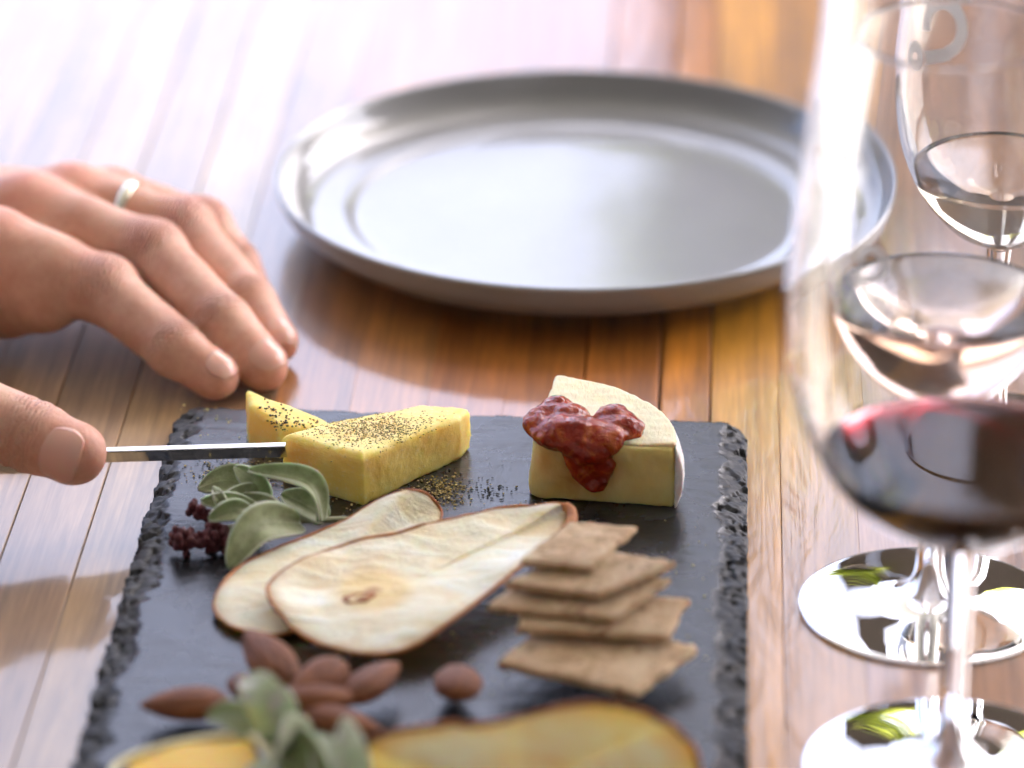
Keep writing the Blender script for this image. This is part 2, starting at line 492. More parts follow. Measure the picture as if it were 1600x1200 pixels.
def m_leaf(pale=0.0):
    t = NT('sage_green_leaf' if pale < .5 else 'silver_leaf'); co = t.coord(); e = t.attr('edge'); mid = t.attr('mid')
    n = t.noise(co, 260, 4, .6); f = t.noise(co, 2400, 3, .7)
    a, b_ = ((.17, .20, .075), (.33, .36, .19)) if pale < .5 else ((.55, .57, .50), (.78, .79, .74))
    c = t.ramp(n, [(.3, a), (.7, b_)])
    c = t.mix(t.ramp(f, [(.45, 0.0), (.8, .30)]), c, (.52, .54, .44))
    c = t.mix(t.ramp(e, [(.86, 0.0), (1.0, .7)]), c, (.60, .62, .50))
    c = t.mix(t.ramp(mid, [(.82, 0.0), (1.0, .6)]), c, (.46, .52, .33))
    t.set(Base_Color=c, Roughness=.6, Sheen_Weight=.4, Sheen_Roughness=.4, Subsurface_Weight=.35, Subsurface_Scale=.002)
    t.p.inputs['Subsurface Radius'].default_value = (.5, 1, .3)
    b = t.bump(f, .0002, .6); b = t.bump(mid, .0006, .6, b)
    t.l(b, t.p.inputs['Normal']); return t.m

def m_glass(name='clear_glass', col=(1, 1, 1), ior=1.5, dens=0.0, acol=(1, 1, 1)):
    m = bpy.data.materials.new(name); m.use_nodes = True; n = m.node_tree.nodes; n.remove(n['Principled BSDF'])
    g = n.new('ShaderNodeBsdfGlass'); g.inputs['IOR'].default_value = ior; g.inputs['Roughness'].default_value = 0
    g.inputs['Color'].default_value = col+(1,)
    m.node_tree.links.new(g.outputs[0], n['Material Output'].inputs[0])
    if dens:
        v = n.new('ShaderNodeVolumeAbsorption'); v.inputs['Color'].default_value = acol+(1,); v.inputs['Density'].default_value = dens
        m.node_tree.links.new(v.outputs[0], n['Material Output'].inputs['Volume'])
    return m

def m_plate():
    t = NT('grey_glaze'); co = t.coord(); n = t.noise(co, 30, 4, .6); f = t.noise(co, 900, 2, .5)
    c = t.ramp(n, [(.3, (.22, .22, .22)), (.7, (.25, .25, .25))])
    c = t.mix(t.ramp(f, [(.68, 0.0), (.74, .4)]), c, (.16, .14, .12))
    t.set(Base_Color=c, Roughness=.3, Coat_Weight=1.0, Coat_Roughness=.02, Coat_IOR=1.55)
    t.l(t.bump(n, .0003, .1), t.p.inputs['Coat Normal']); return t.m

W = m_wood(); SL = m_slate(); SKIN = m_skin(); CHED = m_cheddar(); BRIE = m_brie(); BTOP = m_topcut(); RIND = m_rind()
CHUT = m_chutney(); PEAR = m_pear(); PEARO = m_pear(True); PEEL = m_peel(); CRK = m_cracker(); ALM = m_almond()
LEAF = m_leaf(); LEAFP = m_leaf(1.0); GLASS = m_glass(); PLATE = m_plate()
REDW = m_glass('red_wine_liquid', (1, 1, 1), 1.34, 800, (.60, .008, .06))
WHITEW = m_glass('white_wine_liquid', (1, 1, 1), 1.34, 22, (.96, .86, .66))
ROSEW = m_glass('pale_rose_liquid', (1, 1, 1), 1.34, 32, (.98, .78, .66))
STEEL = m_simple('polished_steel', (.62, .61, .60), .12, Metallic=1.0)
RINGM = m_simple('pale_gold', (.80, .74, .60), .14, Metallic=1.0)
NAIL = m_simple('fingernail', (.74, .42, .34), .2, Subsurface_Weight=.5, Subsurface_Scale=.002)
PRINT = NT('white_print'); PRINT.set(Base_Color=(.8, .8, .8), Roughness=.5); _t = PRINT.new('BsdfTranslucent'); _t.inputs[0].default_value = (.8, .8, .8, 1); _m = PRINT.new('MixShader'); PRINT.l(PRINT.p.outputs[0], _m.inputs[1]); PRINT.l(_t.outputs[0], _m.inputs[2]); PRINT.l(_m.outputs[0], PRINT.out.inputs[0]); PRINT = PRINT.m
BUD = m_simple('dark_red_bud', (.11, .022, .028), .6, Subsurface_Weight=.2, Subsurface_Scale=.001)
STEM = m_simple('stalk', (.34, .34, .20), .6)
HERB = NT('dried_herb'); _o = HERB.geo(); HERB.set(Base_Color=HERB.ramp(HERB.noise(_o, 900, 2), [(.35, (.12, .09, .025)), (.5, (.36, .27, .08)), (.65, (.56, .44, .18))]), Roughness=.8); HERB = HERB.m
HERBD = m_simple('dark_herb', (.030, .032, .018), .8)
# ================================================================ the setting outside the frame that lights the table
def structure(o): o['kind'] = 'structure'; return o
g = NT('paving'); g.set(Base_Color=g.ramp(g.noise(g.geo(), 2.0, 5), [(.3, (.36, .35, .33)), (.7, (.44, .43, .41))]), Roughness=.85)
structure(mesh_obj('ground', *box((-60, -60, -.80), (60, 120, -.75)), g.m, smooth=False))
rf = m_simple('roof_boards', (.36, .36, .355), .9)
structure(mesh_obj('verandah_roof', *box((-3.6, -4.2, 2.60), (3.6, 2.3, 2.70)), rf, smooth=False))
dk = m_simple('dark_stained_timber', (.085, .065, .05), .6)
po = mesh_obj('timber_post', *box((.005, 2.42, -.75), (.125, 2.54, 2.598)), dk, smooth=False)
tag(origin_to(po, (.065, 2.48, -.75)), 'dark timber post with an added leafy plant hanging on it, under the verandah roof edge', 'post')

CREAM = m_simple('cream_render', (.34, .335, .325), .9)
structure(mesh_obj('added_back_wall', *box((-3.6, -4.4, -.7495), (3.6, -4.25, 2.598)), CREAM, smooth=False))  # added wall behind the camera: blocks open sky there, bounces soft fill
structure(mesh_obj('added_side_wall', *box((-3.6, -4.248, -.7495), (-3.48, .5, 2.598)), CREAM, smooth=False))  # added wall, closes the left so more light comes from the back
structure(mesh_obj('added_side_wall', *box((3.48, -4.248, -.7495), (3.6, .5, 2.598)), CREAM, smooth=False))  # its added twin, shutting out side light on the right
po2 = mesh_obj('timber_post', *box((.315, 2.10, -.75), (.475, 2.26, 2.598)), dk, smooth=False)
tag(origin_to(po2, (.395, 2.18, -.75)), 'full-height dark timber post that carries the edge of the verandah roof', 'post')

bal = mesh_obj('balustrade', *box((.128, 2.43, -.75), (.312, 2.50, .945)), dk, smooth=False)
tag(origin_to(bal, (.22, 2.465, -.75)), 'low solid dark balustrade between the two timber posts', 'balustrade')
bal = mesh_obj('balustrade', *box((.478, 2.13, -.75), (1.6, 2.20, .945)), dk, smooth=False)
tag(origin_to(bal, (1.04, 2.165, -.75)), 'long solid dark balustrade running right from the full-height post', 'balustrade')

def make_tree(name, loc, rx, rz, zc, n, seed, label, leafm):
    r = np.random.RandomState(seed)
    t = thing(name, loc, label, 'tree')
    P = np.array(loc)
    v, f = tube([P, P+(.05, 0, zc*.5), P+(-.04, .05, zc)], [.11, .08, .04], 8); mesh_obj('trunk', v, f, dk, t)
    V = []; F = []
    cl = r.normal(size=(26, 3)); cl /= np.linalg.norm(cl, axis=1)[:, None]; cl *= r.uniform(.25, .8, (26, 1))
    for i in range(n):
        c = cl[r.randint(26)] + r.normal(size=3)*.17
        c = P+np.array([c[0]*rx, c[1]*rx, zc+c[2]*rz])
        u = r.normal(size=3); u /= np.linalg.norm(u); q = np.cross(u, r.normal(size=3)); q /= np.linalg.norm(q)
        s = r.uniform(.06, .12); b = len(V)
        V += [c-u*s, c+q*s*.45, c+u*s, c-q*s*.45]; F.append((b, b+1, b+2, b+3))
    mesh_obj('crown', V, np.array(F), leafm, t, smooth=False)
lf = NT('sunlit_foliage'); lf.set(Base_Color=(.14, .20, .02), Roughness=.5, Transmission_Weight=0.0)
tr = lf.new('BsdfTranslucent'); tr.inputs[0].default_value = (.58, .64, .10, 1); ad = lf.new('MixShader'); ad.inputs[0].default_value = .5
lf.l(lf.p.outputs[0], ad.inputs[1]); lf.l(tr.outputs[0], ad.inputs[2]); lf.l(ad.outputs[0], lf.out.inputs[0])
make_tree('garden_tree', (1.25, 5.4, -.75), 0.75, .55, 2.45, 5000, 3, 'small sunlit yellow-green garden tree beyond the verandah', lf.m)

hp = thing('added_hanging_plant', (.075, 2.366, .83), 'bushy yellow-green plant added on the dark timber post for its reflection', 'plant')  # invented plant, added to give green reflections in plate and table
V = []; r = np.random.RandomState(8)
for i in range(1500):
    c = np.array([.075+r.normal()*.045, 2.37+r.normal()*.02, .915+r.normal()*.022]) if i % 4 else np.array([.14+r.normal()*.03, 2.37+r.normal()*.02, 1.05+r.normal()*.045]); u = r.normal(size=3); u /= np.linalg.norm(u); q = np.cross(u, r.normal(size=3)); q /= np.linalg.norm(q); k = .014
    V += [c-u*k, c+q*k*.5, c+u*k, c-q*k*.5]
mesh_obj('foliage', V, np.arange(6000).reshape(-1, 4), lf.m, hp, smooth=False)
v, f = lathe([(0, .83), (.035, .83), (.05, .88), (.046, .88), (.03, .84), (0, .84)], (.075, 2.366, 0), 24); mesh_obj('pot', v, f, dk, hp)
# ---------------------------------------------------------------- the table: strips laid side by side
table = thing('table', (0, .2, -.75), 'varnished orange-brown table made of long narrow timber strips', 'table')
edges = [-.148-.024*k for k in range(16, 0, -1)] + [-.1485, -.1245, -.101, -.077, -.052, -.027, -.002, .0235, .049, .0660, .0885, .112, .136, .159, .183, .207, .231, .255, .279, .303, .327, .351]
tints = {8: (.40, .155, .035), 9: (.46, .19, .04), 10: (.50, .23, .055), 11: (.56, .25, .05), 12: (.46, .20, .06)}
for i, (a, b) in enumerate(zip(edges, edges[1:])):
    g_ = .00045 if (abs(b-.049) < 1e-4 or abs(a-.049) < 1e-4) else (.00014 if min(abs(q-e) for q in (a, b) for e in (-.1485, -.1245, .066)) < 1e-4 else .00002)
    if a < -.148: c = (.46, .31, .17)
    elif a < -.124: c = (.54, .37, .18)
    elif a < -.10: c = (.46, .28, .15)
    elif a < -.03: c = (.46, .20, .045)
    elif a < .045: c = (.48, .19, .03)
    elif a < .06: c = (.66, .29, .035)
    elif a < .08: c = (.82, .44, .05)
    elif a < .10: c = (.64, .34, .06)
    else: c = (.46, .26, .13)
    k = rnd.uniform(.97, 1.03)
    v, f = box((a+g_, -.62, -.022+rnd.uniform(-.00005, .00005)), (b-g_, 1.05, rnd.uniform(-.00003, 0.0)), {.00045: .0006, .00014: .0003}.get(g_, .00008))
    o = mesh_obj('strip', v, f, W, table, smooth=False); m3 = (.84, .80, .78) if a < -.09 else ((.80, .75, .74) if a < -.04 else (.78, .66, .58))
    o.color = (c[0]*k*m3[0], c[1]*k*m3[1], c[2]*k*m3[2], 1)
mesh_obj('frame', *box((edges[0]+.01, -.60, -.06), (edges[-1]-.01, 1.03, -.0235)), dk, table, smooth=False)
for x in (edges[0]+.05, edges[-1]-.05):
    for y in (-.55, .98):
        mesh_obj('leg', *box((x-.03, y-.03, -.75), (x+.03, y+.03, -.0605)), dk, table, smooth=False)

# ---------------------------------------------------------------- slate board
def slate():
    nx, ny = 300, 430
    U, Vv = np.meshgrid(np.linspace(0, 1, nx), np.linspace(0, 1, ny), indexing='ij')
    z0 = np.zeros_like(U)
    q = np.stack([U*.19, Vv*.3, z0], -1)
    xl = -.1068 + .0011*noise(np.stack([Vv*.3, z0, z0], -1), 180, 3, 3) + .0006*noise(np.stack([Vv*.3, z0, z0], -1), 700, 4, 2)
    xr = .0776 + .0010*noise(np.stack([Vv*.3, z0+1, z0], -1), 150, 5, 3) + .0005*noise(np.stack([Vv*.3, z0+1, z0], -1), 700, 6, 2)
    X = xl + (xr-xl)*U
    yf = -.0350 - .0035*U + .0007*noise(np.stack([U*.19, z0, z0+2], -1), 160, 8, 3)
    dl = np.clip(X-xl, 0, 1); dr = np.clip(xr-X, 0, 1)
    yf = yf - .0085*np.clip(1-dl/.008, 0, 1)**1.5 - .007*np.clip(1-dr/.006, 0, 1)**2
    Y = -.335 + (yf+.335)*Vv
    P = np.stack([X, Y, z0], -1)
    dF = yf-Y
    wl = .0080 + .0065*noise(P, 110, 11, 3); wr = .0090 + .0065*noise(P, 90, 12, 3); wf = .0018 + .0015*noise(P, 150, 13, 2)
    tl = np.clip(1-dl/np.maximum(wl, .001), 0, 1); tr_ = np.clip(1-dr/np.maximum(wr, .001), 0, 1); tf = np.clip(1-dF/np.maximum(wf, .0005), 0, 1)
    T = np.maximum(np.maximum(tl, tr_), tf)
    # flaked steps: each chip is a tilted facet at its own level
    d1, d2, cid = cells(P*np.array([1.25, 1, 1])+.0012*noise(P, 400, 2)[..., None], 165, 4)
    e1, e2, cid2 = cells(P, 620, 8)
    depth = T**.6*(.0008+.0012*T)*(.2+1.2*cid) + np.clip(T*4, 0, 1)*(.0005*(cid2-.3)+.0005*(d1-.35)*(cid-.2)) + np.clip(T*6, 0, 1)*(.0005*cid+.00014*noise(P, 900, 3, 3)+.00030*noise(P, 260, 31, 2))
    pit = np.clip((cid2-.90)*12, 0, 1)*np.clip(T*5, 0, 1)*np.clip(1.1-e1*1.5, 0, 1)
    depth = depth + .0024*pit
    Z = .0060 - np.clip(depth, 0, .0052)
    Z += (1-np.clip(T*5, 0, 1))*(.00012*noise(P*np.array([.25, 1, 1]), 300, 21, 3)+.00018*noise(P, 35, 22, 2))
    P[..., 2] = Z
    V = P.reshape(-1, 3); idx = np.arange(nx*ny).reshape(nx, ny)
    Q = np.stack([idx[:-1, :-1], idx[1:, :-1], idx[1:, 1:], idx[:-1, 1:]], -1).reshape(-1, 4)
    rim = np.concatenate([idx[:, 0], idx[-1, 1:], idx[-2::-1, -1], idx[0, -2:0:-1]])
    low = V[rim].copy(); low[:, 2] = .0001; b = len(V); m = len(rim)
    k = np.arange(m); k2 = (k+1) % m
    S_ = np.stack([rim[k], b+k, b+k2, rim[k2]], 1)
    chip = np.clip(T*5, 0, 1).ravel()
    o = mesh_obj('slate_board', np.concatenate([V, low]), np.concatenate([Q, S_]), SL, attrs={'chip': np.concatenate([chip, np.ones(m)])})
    return origin_to(o, (-.015, -.18, 0))
tag(slate(), 'dark grey slate serving board with rough chipped edges', 'serving board')
ZS = .0061    # top of the slate

# ---------------------------------------------------------------- dinner plate
pc = (.0165, .1395, 0.0)
plate_prof = [(0, .0030), (.060, .0030), (.078, .0028), (.0795, .0004), (.0830, .0004), (.0850, .0030), (.0985, .0070), (.1055, .0125), (.1082, .0175), (.1090, .0202),
              (.1088, .0212), (.1078, .0216), (.1066, .0208), (.1052, .0172), (.1032, .0132), (.1000, .0102), (.0950, .0086), (.0850, .0079), (.0815, .0072), (.079, .0066), (.060, .0063), (.030, .0062), (0, .0062)]
pl = catmull([(a, b, 0) for a, b in plate_prof], 4*len(plate_prof), False)[:, :2]
pl[:, 0] = np.maximum(pl[:, 0], 0)
v, f = lathe([tuple(x) for x in pl], pc, 160)
tag(origin_to(mesh_obj('dinner_plate', v, f, PLATE), pc), 'empty round grey glazed plate with raised rim, on the table behind the slate', 'plate')

# ---------------------------------------------------------------- wine glasses
def wine_glass(name, base, s, prof, label, level, wine, wname, wlabel):
    """prof: outer bowl profile (r,z) from stem top to rim, in mm before scale s"""
    base = np.array(base); t = thing(name, base, label, 'wine glass', 'wine glasses at the right of the board')
    P = catmull([(a*s/1000, b*s/1000, 0) for a, b in prof], 60, False)[:, :2]
    wall = .0009*s
    tang = np.gradient(P, axis=0); nrm = np.stack([-tang[:, 1], tang[:, 0]], 1); nrm /= np.linalg.norm(nrm, axis=1)[:, None]
    thick = wall*(1+2.2*np.exp(-np.arange(len(P))/5.0))
    I = P + nrm*thick[:, None]; I = I[I[:, 0] > .0012]
    I = I[np.argsort(I[:, 1])] if False else I
    zb = P[0, 1]
    inner = [(0, I[0, 1]-.0002)] + [tuple(x) for x in I]
    rimp = [(P[-1, 0]-wall*.15, P[-1, 1]+wall*.45), (P[-1, 0]-wall*.75, P[-1, 1]+wall*.45)]
    bowl = [tuple(x) for x in P] + rimp + inner[::-1]
    v, f = lathe(bowl, base, 128); mesh_obj('bowl', v, f, GLASS, t)
    r0 = P[0, 0]
    stem = [(r0, zb), (r0*.86, zb-.006*s), (.0040*s, zb-.014*s), (.0036*s, zb-.035*s), (.0040*s, .016*s), (.0052*s, .010*s), (.0085*s, .0062*s)]
    st = catmull([(a, b, 0) for a, b in stem], 36, False)[:, :2]
    v, f = lathe([tuple(x) for x in st], base, 64); mesh_obj('stem', v, f, GLASS, t)
    rf_ = prof_foot*s
    foot = [(.0085*s, .0062*s), (.0135*s, .0036*s), (.020*s, .0024*s), (.030*s, .0019*s), (rf_-.004, .0016), (rf_-.0008, .0015), (rf_, .0010), (rf_-.0006, .0004), (rf_-.003, .0003), (.02*s, .0003), (0, .0003)]
    foot = [(.0085*s, .0062*s), (.0100*s, .0051*s), (.0120*s, .0042*s), (.0145*s, .0036*s), (.018*s, .0032*s), (.024*s, .00275*s), (.031*s, .0022*s), (rf_-.002, .0016), (rf_-.0006, .0014), (rf_, .0010), (rf_-.0006, .0004), (rf_-.002, .0002), (0, .0002)]
    fo = foot
    v, f = lathe([tuple(x) for x in fo], base, 128); mesh_obj('foot', v, f, GLASS, t)
    lv = level*s/1000
    pr = [(max(a+.00012, 0), b-.00006) for a, b in inner if b < lv]
    nxt = [x for x in inner if x[1] >= lv][0]; prv = [x for x in inner if x[1] < lv][-1]
    k = (lv-prv[1])/(nxt[1]-prv[1]); rl = prv[0]+(nxt[0]-prv[0])*k
    pr[0] = (0, pr[0][1])
    prof_w = pr + [(rl+.00012, lv+.0004), (rl-.0006, lv+.00015), (rl-.002, lv-.0001), (rl*.5, lv-.0001), (0, lv-.0001)]
    v, f = lathe(prof_w, base, 128)
    o = mesh_obj(wname, v, f, wine); origin_to(o, (base[0], base[1], base[2]+pr[0][1])); tag(o, wlabel, 'wine')
    return t, P, base
prof_foot = .0405
RED = [(5.0, 69), (9, 71.5), (19, 76), (32, 86), (41, 100), (47, 118), (49, 136), (48, 158), (45.5, 184), (42, 212), (40, 242)]
WHT = [(4.4, 66), (8, 68), (17, 73), (27, 84), (34, 98), (37.5, 114), (37.6, 128), (35.2, 148), (31.5, 168), (29.5, 180)]
gr = wine_glass('wine_glass', pt(1484, 1205), 1.0, RED, 'large stemmed glass with dark red wine, nearest the camera', 96, REDW, 'red_wine', 'dark red wine in the nearest and largest glass')
prof_foot = .0385
gm = wine_glass('wine_glass', pt(1450, 950), 1.0, WHT, 'stemmed glass of pale wine standing just behind the red wine glass', 100, ROSEW, 'white_wine', 'pale wine in the glass standing just behind the red wine glass')
gb = wine_glass('wine_glass', pt(1553, 700), 1.06, WHT, 'stemmed glass of clear white wine, farthest back, cut off by the right edge', 91, WHITEW, 'white_wine', 'clear white wine in the farthest glass, at the top right corner')

def logo(g, a0, zc, sz):
    """white printed swirl on the outside of a bowl: an open hook, a short bar and a ring"""
    t, P, base = g
    V = []; F = []
    def stroke(path, wd, close=False):
        path = np.array(path, float)
        b = len(V); n = len(path)
        for i in range(n):
            a_ = path[(i-1) % n] if (close or i) else path[i]; c_ = path[(i+1) % n] if (close or i < n-1) else path[i]
            d = c_-a_; d /= np.linalg.norm(d); nn = np.array([-d[1], d[0]])
            for k in range(4):
                q = path[i]+nn*wd*(k/3-.5); zz = zc+q[1]*sz
                j = min(max(np.searchsorted(P[:, 1], zz), 1), len(P)-1)
                kk = (zz-P[j-1, 1])/(P[j, 1]-P[j-1, 1]); r = P[j-1, 0]+kk*(P[j, 0]-P[j-1, 0])+.00012
                an = a0+q[0]*sz/r
                V.append((base[0]+r*math.cos(an), base[1]+r*math.sin(an), zz))
        for i in range(n if close else n-1):
            j = (i+1) % n
            for k in range(3): F.append((b+i*4+k, b+i*4+k+1, b+j*4+k+1, b+j*4+k))
    A = np.linspace(R(200), R(-70), 20)
    stroke([(.5*math.cos(a)+.15, .5*math.sin(a)+.35) for a in A], .26)
    stroke([(.42, -.12), (-.25, -.36)], .26)
    stroke([(.19*math.cos(a)-.62, .19*math.sin(a)-.42) for a in np.linspace(0, 2*math.pi, 18)[:-1]], .22, True)
    o = mesh_obj('printed_mark', V, np.array(F), PRINT, t, smooth=True); return o
logo(gb, R(226), .147, .0150)
logo(gm, R(232), .120, .0085)

# ---------------------------------------------------------------- cheeses
def sdf_obj(name, fn, lo, hi, h, mat, parent=None, it=1, attrs=None):
    P, Q = surf(fn, lo, hi, h); P = relax(P, Q, it, .4)
    return mesh_obj(name, P, Q, mat, parent, True, attrs(P) if attrs else None)

def prism(base_px, h, rnd_=.0012, rough=.0005, seed=0, tops=None):
    B = np.array([pt(x, y, ZS) for x, y in base_px])[:, :2]
    H = np.broadcast_to(h, (len(B),))
    # top plane through corner heights (least squares)
    A = np.c_[B, np.ones(len(B))]; co = np.linalg.lstsq(A, H, rcond=None)[0]
    def fn(p):
        d = poly2(p, B)+rnd_
        top = (p[..., 2]-(ZS+co[0]*p[..., 0]+co[1]*p[..., 1]+co[2]))+rnd_
        bot = (ZS-.0001-p[..., 2])+rnd_*.5
        q = smax(smax(d, top, .003), bot, .001)-rnd_*.7
        return q + rough*.5*noise(p, 420, seed, 3) + rough*.9*noise(p, 90, seed+3, 2)
    lo = (B[:, 0].min()-.003, B[:, 1].min()-.003, ZS-.002); hi = (B[:, 0].max()+.003, B[:, 1].max()+.003, ZS+H.max()+.008)
    return fn, lo, hi, B, co
# front cheddar wedge: near corner, right corner, far corners, left corner
fnA, lo, hi, BA, coA = prism([(568, 791), (722, 717), (738, 700), (662, 692), (530, 722), (437, 752)], [.0172, .0162, .0150, .0142, .0150, .0172], seed=1)
o = sdf_obj('cheddar_wedge', fnA, lo, hi, .0006, CHED)
tag(origin_to(o, (*BA.mean(0), ZS)), 'large yellow cheddar wedge dusted with dried herbs, in front of the smaller piece', 'cheese')
fnB, lo, hi, BB, coB = prism([(388, 700), (436, 716), (505, 706), (520, 690), (420, 682), (384, 676)], [.0165, .0110, .0075, .0085, .0150, .0165], seed=5)
o = sdf_obj('cheddar_wedge', fnB, lo, hi, .0006, CHED)
tag(origin_to(o, (*BB.mean(0), ZS)), 'smaller cheddar piece behind, with black pepper on it and the knife blade before it', 'cheese')

# brie: a quarter wheel, tip at the left, rind curving round the far right
tip = pt(822, 781, ZS)[:2]
e1 = pt(1061, 797, ZS)[:2]-tip; a1 = math.atan2(e1[1], e1[0]); rb = np.linalg.norm(e1)
a2 = R(84)
HB = .0205
def brie_planes(p):
    x, y = p[..., 0]-tip[0], p[..., 1]-tip[1]
    d1 = -( -math.sin(a1)*x+math.cos(a1)*y); d2 = (-math.sin(a2)*x+math.cos(a2)*y)
    r = np.hypot(x, y)
    return d1, d2, r
def fnBrie(p, shrink=.0012, topz=HB):
    bulge = p.copy(); d1, d2, r = brie_planes(p)
    hh = (p[..., 2]-ZS)/HB
    ar = (r-(rb-shrink)) + .0010*(2*hh-1)**2
    t_ = p[..., 2]-(ZS+topz+.0045*np.clip(d2*-1/.05, -1, 1)*0 + .0016*np.clip(r/rb, 0, 1))
    b_ = ZS-p[..., 2]
    d = smax(smax(d1+.0022*np.clip(.35-hh, 0, 1)*2+.0006*np.sin(hh*5), d2+.0028*np.clip(hh-.3, 0, 1), .007), ar, .001); d = smax(d, t_, .0016); d = smax(d, b_+.00005, .0008)
    d = d + .0009*noise(p, 90, 3, 3) + .00022*noise(p*np.array([1, 1, .4]), 700, 5, 2)
    return d
brie = thing('brie_wedge', (*tip, ZS), 'cream brie wedge with white rind, topped with red chutney', 'cheese')
lo = (tip[0]-.006, tip[1]-.008, ZS-.002); hi = (tip[0]+rb+.004, tip[1]+rb+.006, ZS+HB+.005)
sdf_obj('paste', lambda p: smax(fnBrie(p), p[..., 2]-(ZS+HB-.0012+.0016*np.clip(brie_planes(p)[2]/rb, 0, 1)), .0004), lo, hi, .0006, BRIE, brie)
def fnTop(p):
    d1, d2, r = brie_planes(p)
    tz = ZS+HB+.0016*np.clip(r/rb, 0, 1)
    rid = .00030*noise(p*np.array([.45, 1, 0.0])+.002*noise(p, 120, 4)[..., None], 520, 9, 3)+.0006*noise(p, 120, 11, 2)
    d = smax(smax(d1+.0005, d2+.0022, .007), r-(rb-.0014), .001)+.0004*noise(p, 300, 6, 2)
    return smax(smax(d, p[..., 2]-tz-rid, .0008), (tz-.0015)-p[..., 2], .0005)
sdf_obj('top_crust', fnTop, (lo[0], lo[1], ZS+HB-.003), (hi[0], hi[1], hi[2]+.001), .0006, BTOP, brie)
def fnRind(p):
    d1, d2, r = brie_planes(p); hh = (p[..., 2]-ZS)/HB
    o_ = (r-(rb+.0012)) + .0024*(2*hh-1)**2+.0002*noise(p, 500, 7, 3); i_ = (rb-.0016-.0002*noise(p, 600, 4, 2))-r
    d = smax(o_, i_, .0004); d = smax(d, smax(d1-.0002, d2+.0020, .001), .0006)
    d = smax(d, p[..., 2]-(ZS+HB+.0014+.0004*noise(p, 260, 3, 2)), .0008); return smax(d, ZS-p[..., 2]+.0001, .0004)
sdf_obj('rind', fnRind, lo, (hi[0]+.002, hi[1]+.002, hi[2]+.002), .0005, RIND, brie)

zt = ZS+HB
def blob(px, py, z, r): return (pt(px, py, z), r)
CB = [blob(848, 655, zt+.002, .0050), blob(870, 640, zt+.003, .0055), blob(893, 650, zt+.004, .0052), blob(880, 672, zt+.003, .0060), blob(910, 675, zt+.003, .0058),
      blob(935, 680, zt+.002, .0056), blob(958, 655, zt+.003, .0058), blob(975, 668, zt+.0025, .0056), blob(950, 690, zt+.001, .0050), blob(900, 690, zt, .0058),
      blob(925, 702, zt-.001, .0052), blob(862, 682, zt, .0052), blob(840, 668, zt+.001, .0045), blob(985, 678, zt, .0040)]
fr = lambda px, py: np.array([*pt(px, py, zt)[:2], 0])
drip = [(905, 712, .0165), (925, 725, .0135), (938, 742, .0100), (912, 736, .0110), (928, 757, .0080), (945, 725, .0130), (900, 722, .0140)]
DR = []
for px, py, hz in drip:
    # points on the front cut face
    best = None
    for z in np.linspace(ZS, zt, 60):
        q = pt(px, py, z); dd = abs(brie_planes(q)[0])
        if best is None or dd < best[0]: best = (dd, q)
    DR.append((best[1], .0034))
def fnCh(p):
    d = None
    for c, r in CB+DR:
        q = np.linalg.norm((p-c)*np.array([1, 1, 1.3]), axis=-1)-r
        d = q if d is None else smin(d, q, .0032)
    return d + .0011*noise(p, 260, 3, 2) + .0004*noise(p, 620, 5, 2)
allc = np.array([c for c, r in CB+DR])
o = sdf_obj('fruit_chutney', fnCh, allc.min(0)-.009, allc.max(0)+.009, .0005, CHUT, None, 4)
pa = [c for c in brie.children if c.name.startswith('paste')][0]; nv = len(pa.data.vertices); cv = np.empty(nv*3, dtype=np.float32); pa.data.vertices.foreach_get('co', cv)
cv = cv.reshape(-1, 3)+np.array(WLOC[pa.name]); sp_ = [c for c, r in DR]+[DR[0][0]+np.array([-.011, -.001, -.002]), DR[0][0]+np.array([-.018, -.001, -.006]), DR[3][0]+np.array([-.004, 0, -.004])]
stn = np.zeros(nv)
for c in sp_: stn = np.maximum(stn, .8*np.exp(-(np.linalg.norm(cv-c, axis=1)/.0050)**2))
pa.data.attributes.new('stain', 'FLOAT', 'POINT').data.foreach_set('value', stn.astype(np.float32))
tag(origin_to(o, (*allc.mean(0)[:2], zt)), 'glossy dark red fruit chutney spooned on top of the brie', 'chutney')

# ---------------------------------------------------------------- dried herbs and pepper
def flakes(name, spots, mat, label, cat, seed):
    r = np.random.RandomState(seed); V = []; F = []
    for c, s, nrm in spots:
        nrm = np.array(nrm, float); nrm /= np.linalg.norm(nrm)
        u = np.cross(nrm, r.normal(size=3)); u /= np.linalg.norm(u); w_ = np.cross(nrm, u)
        a = s*r.uniform(.5, 1.3); b = s*r.uniform(.4, .9); h = s*r.uniform(.2, .45); k = len(V)
        for i, j, l in ((-1, -.7, 0), (1, -1, 0), (.8, 1, 0), (-.9, .8, 0), (-.7, -.6, 1), (.8, -.7, 1), (.6, .8, 1), (-.6, .7, 1)):
            V.append(c+u*a*i+w_*b*j+nrm*h*(l*1.2-.1))
        F += [(k, k+3, k+2, k+1), (k+4, k+5, k+6, k+7)]+[(k+i, k+(i+1) % 4, k+4+(i+1) % 4, k+4+i) for i in range(4)]
    o = mesh_obj(name, V, np.array(F), mat, smooth=False)
    return tag(o, label, cat, kind='stuff')
def ztop(fn, x, y, z0=.035):
    z = z0
    for _ in range(90):
        d = float(fn(np.array([[x, y, z]]))[0])
        if d < .00008: return z
        z -= max(d*.8, .00008)
        if z < ZS: return None
    return z
r = np.random.RandomState(4); spots = []; dark = []
for i in range(1500):
    px = r.normal(590, 52); py = r.normal(672, 15)+.0*(px-590)
    q = pt(px, py, ZS+.0158); z = ztop(fnA, q[0], q[1])
    if z and z > ZS+.012: spots.append((np.array([q[0], q[1], z]), r.uniform(.00014, .00038), (0, 0, 1)))
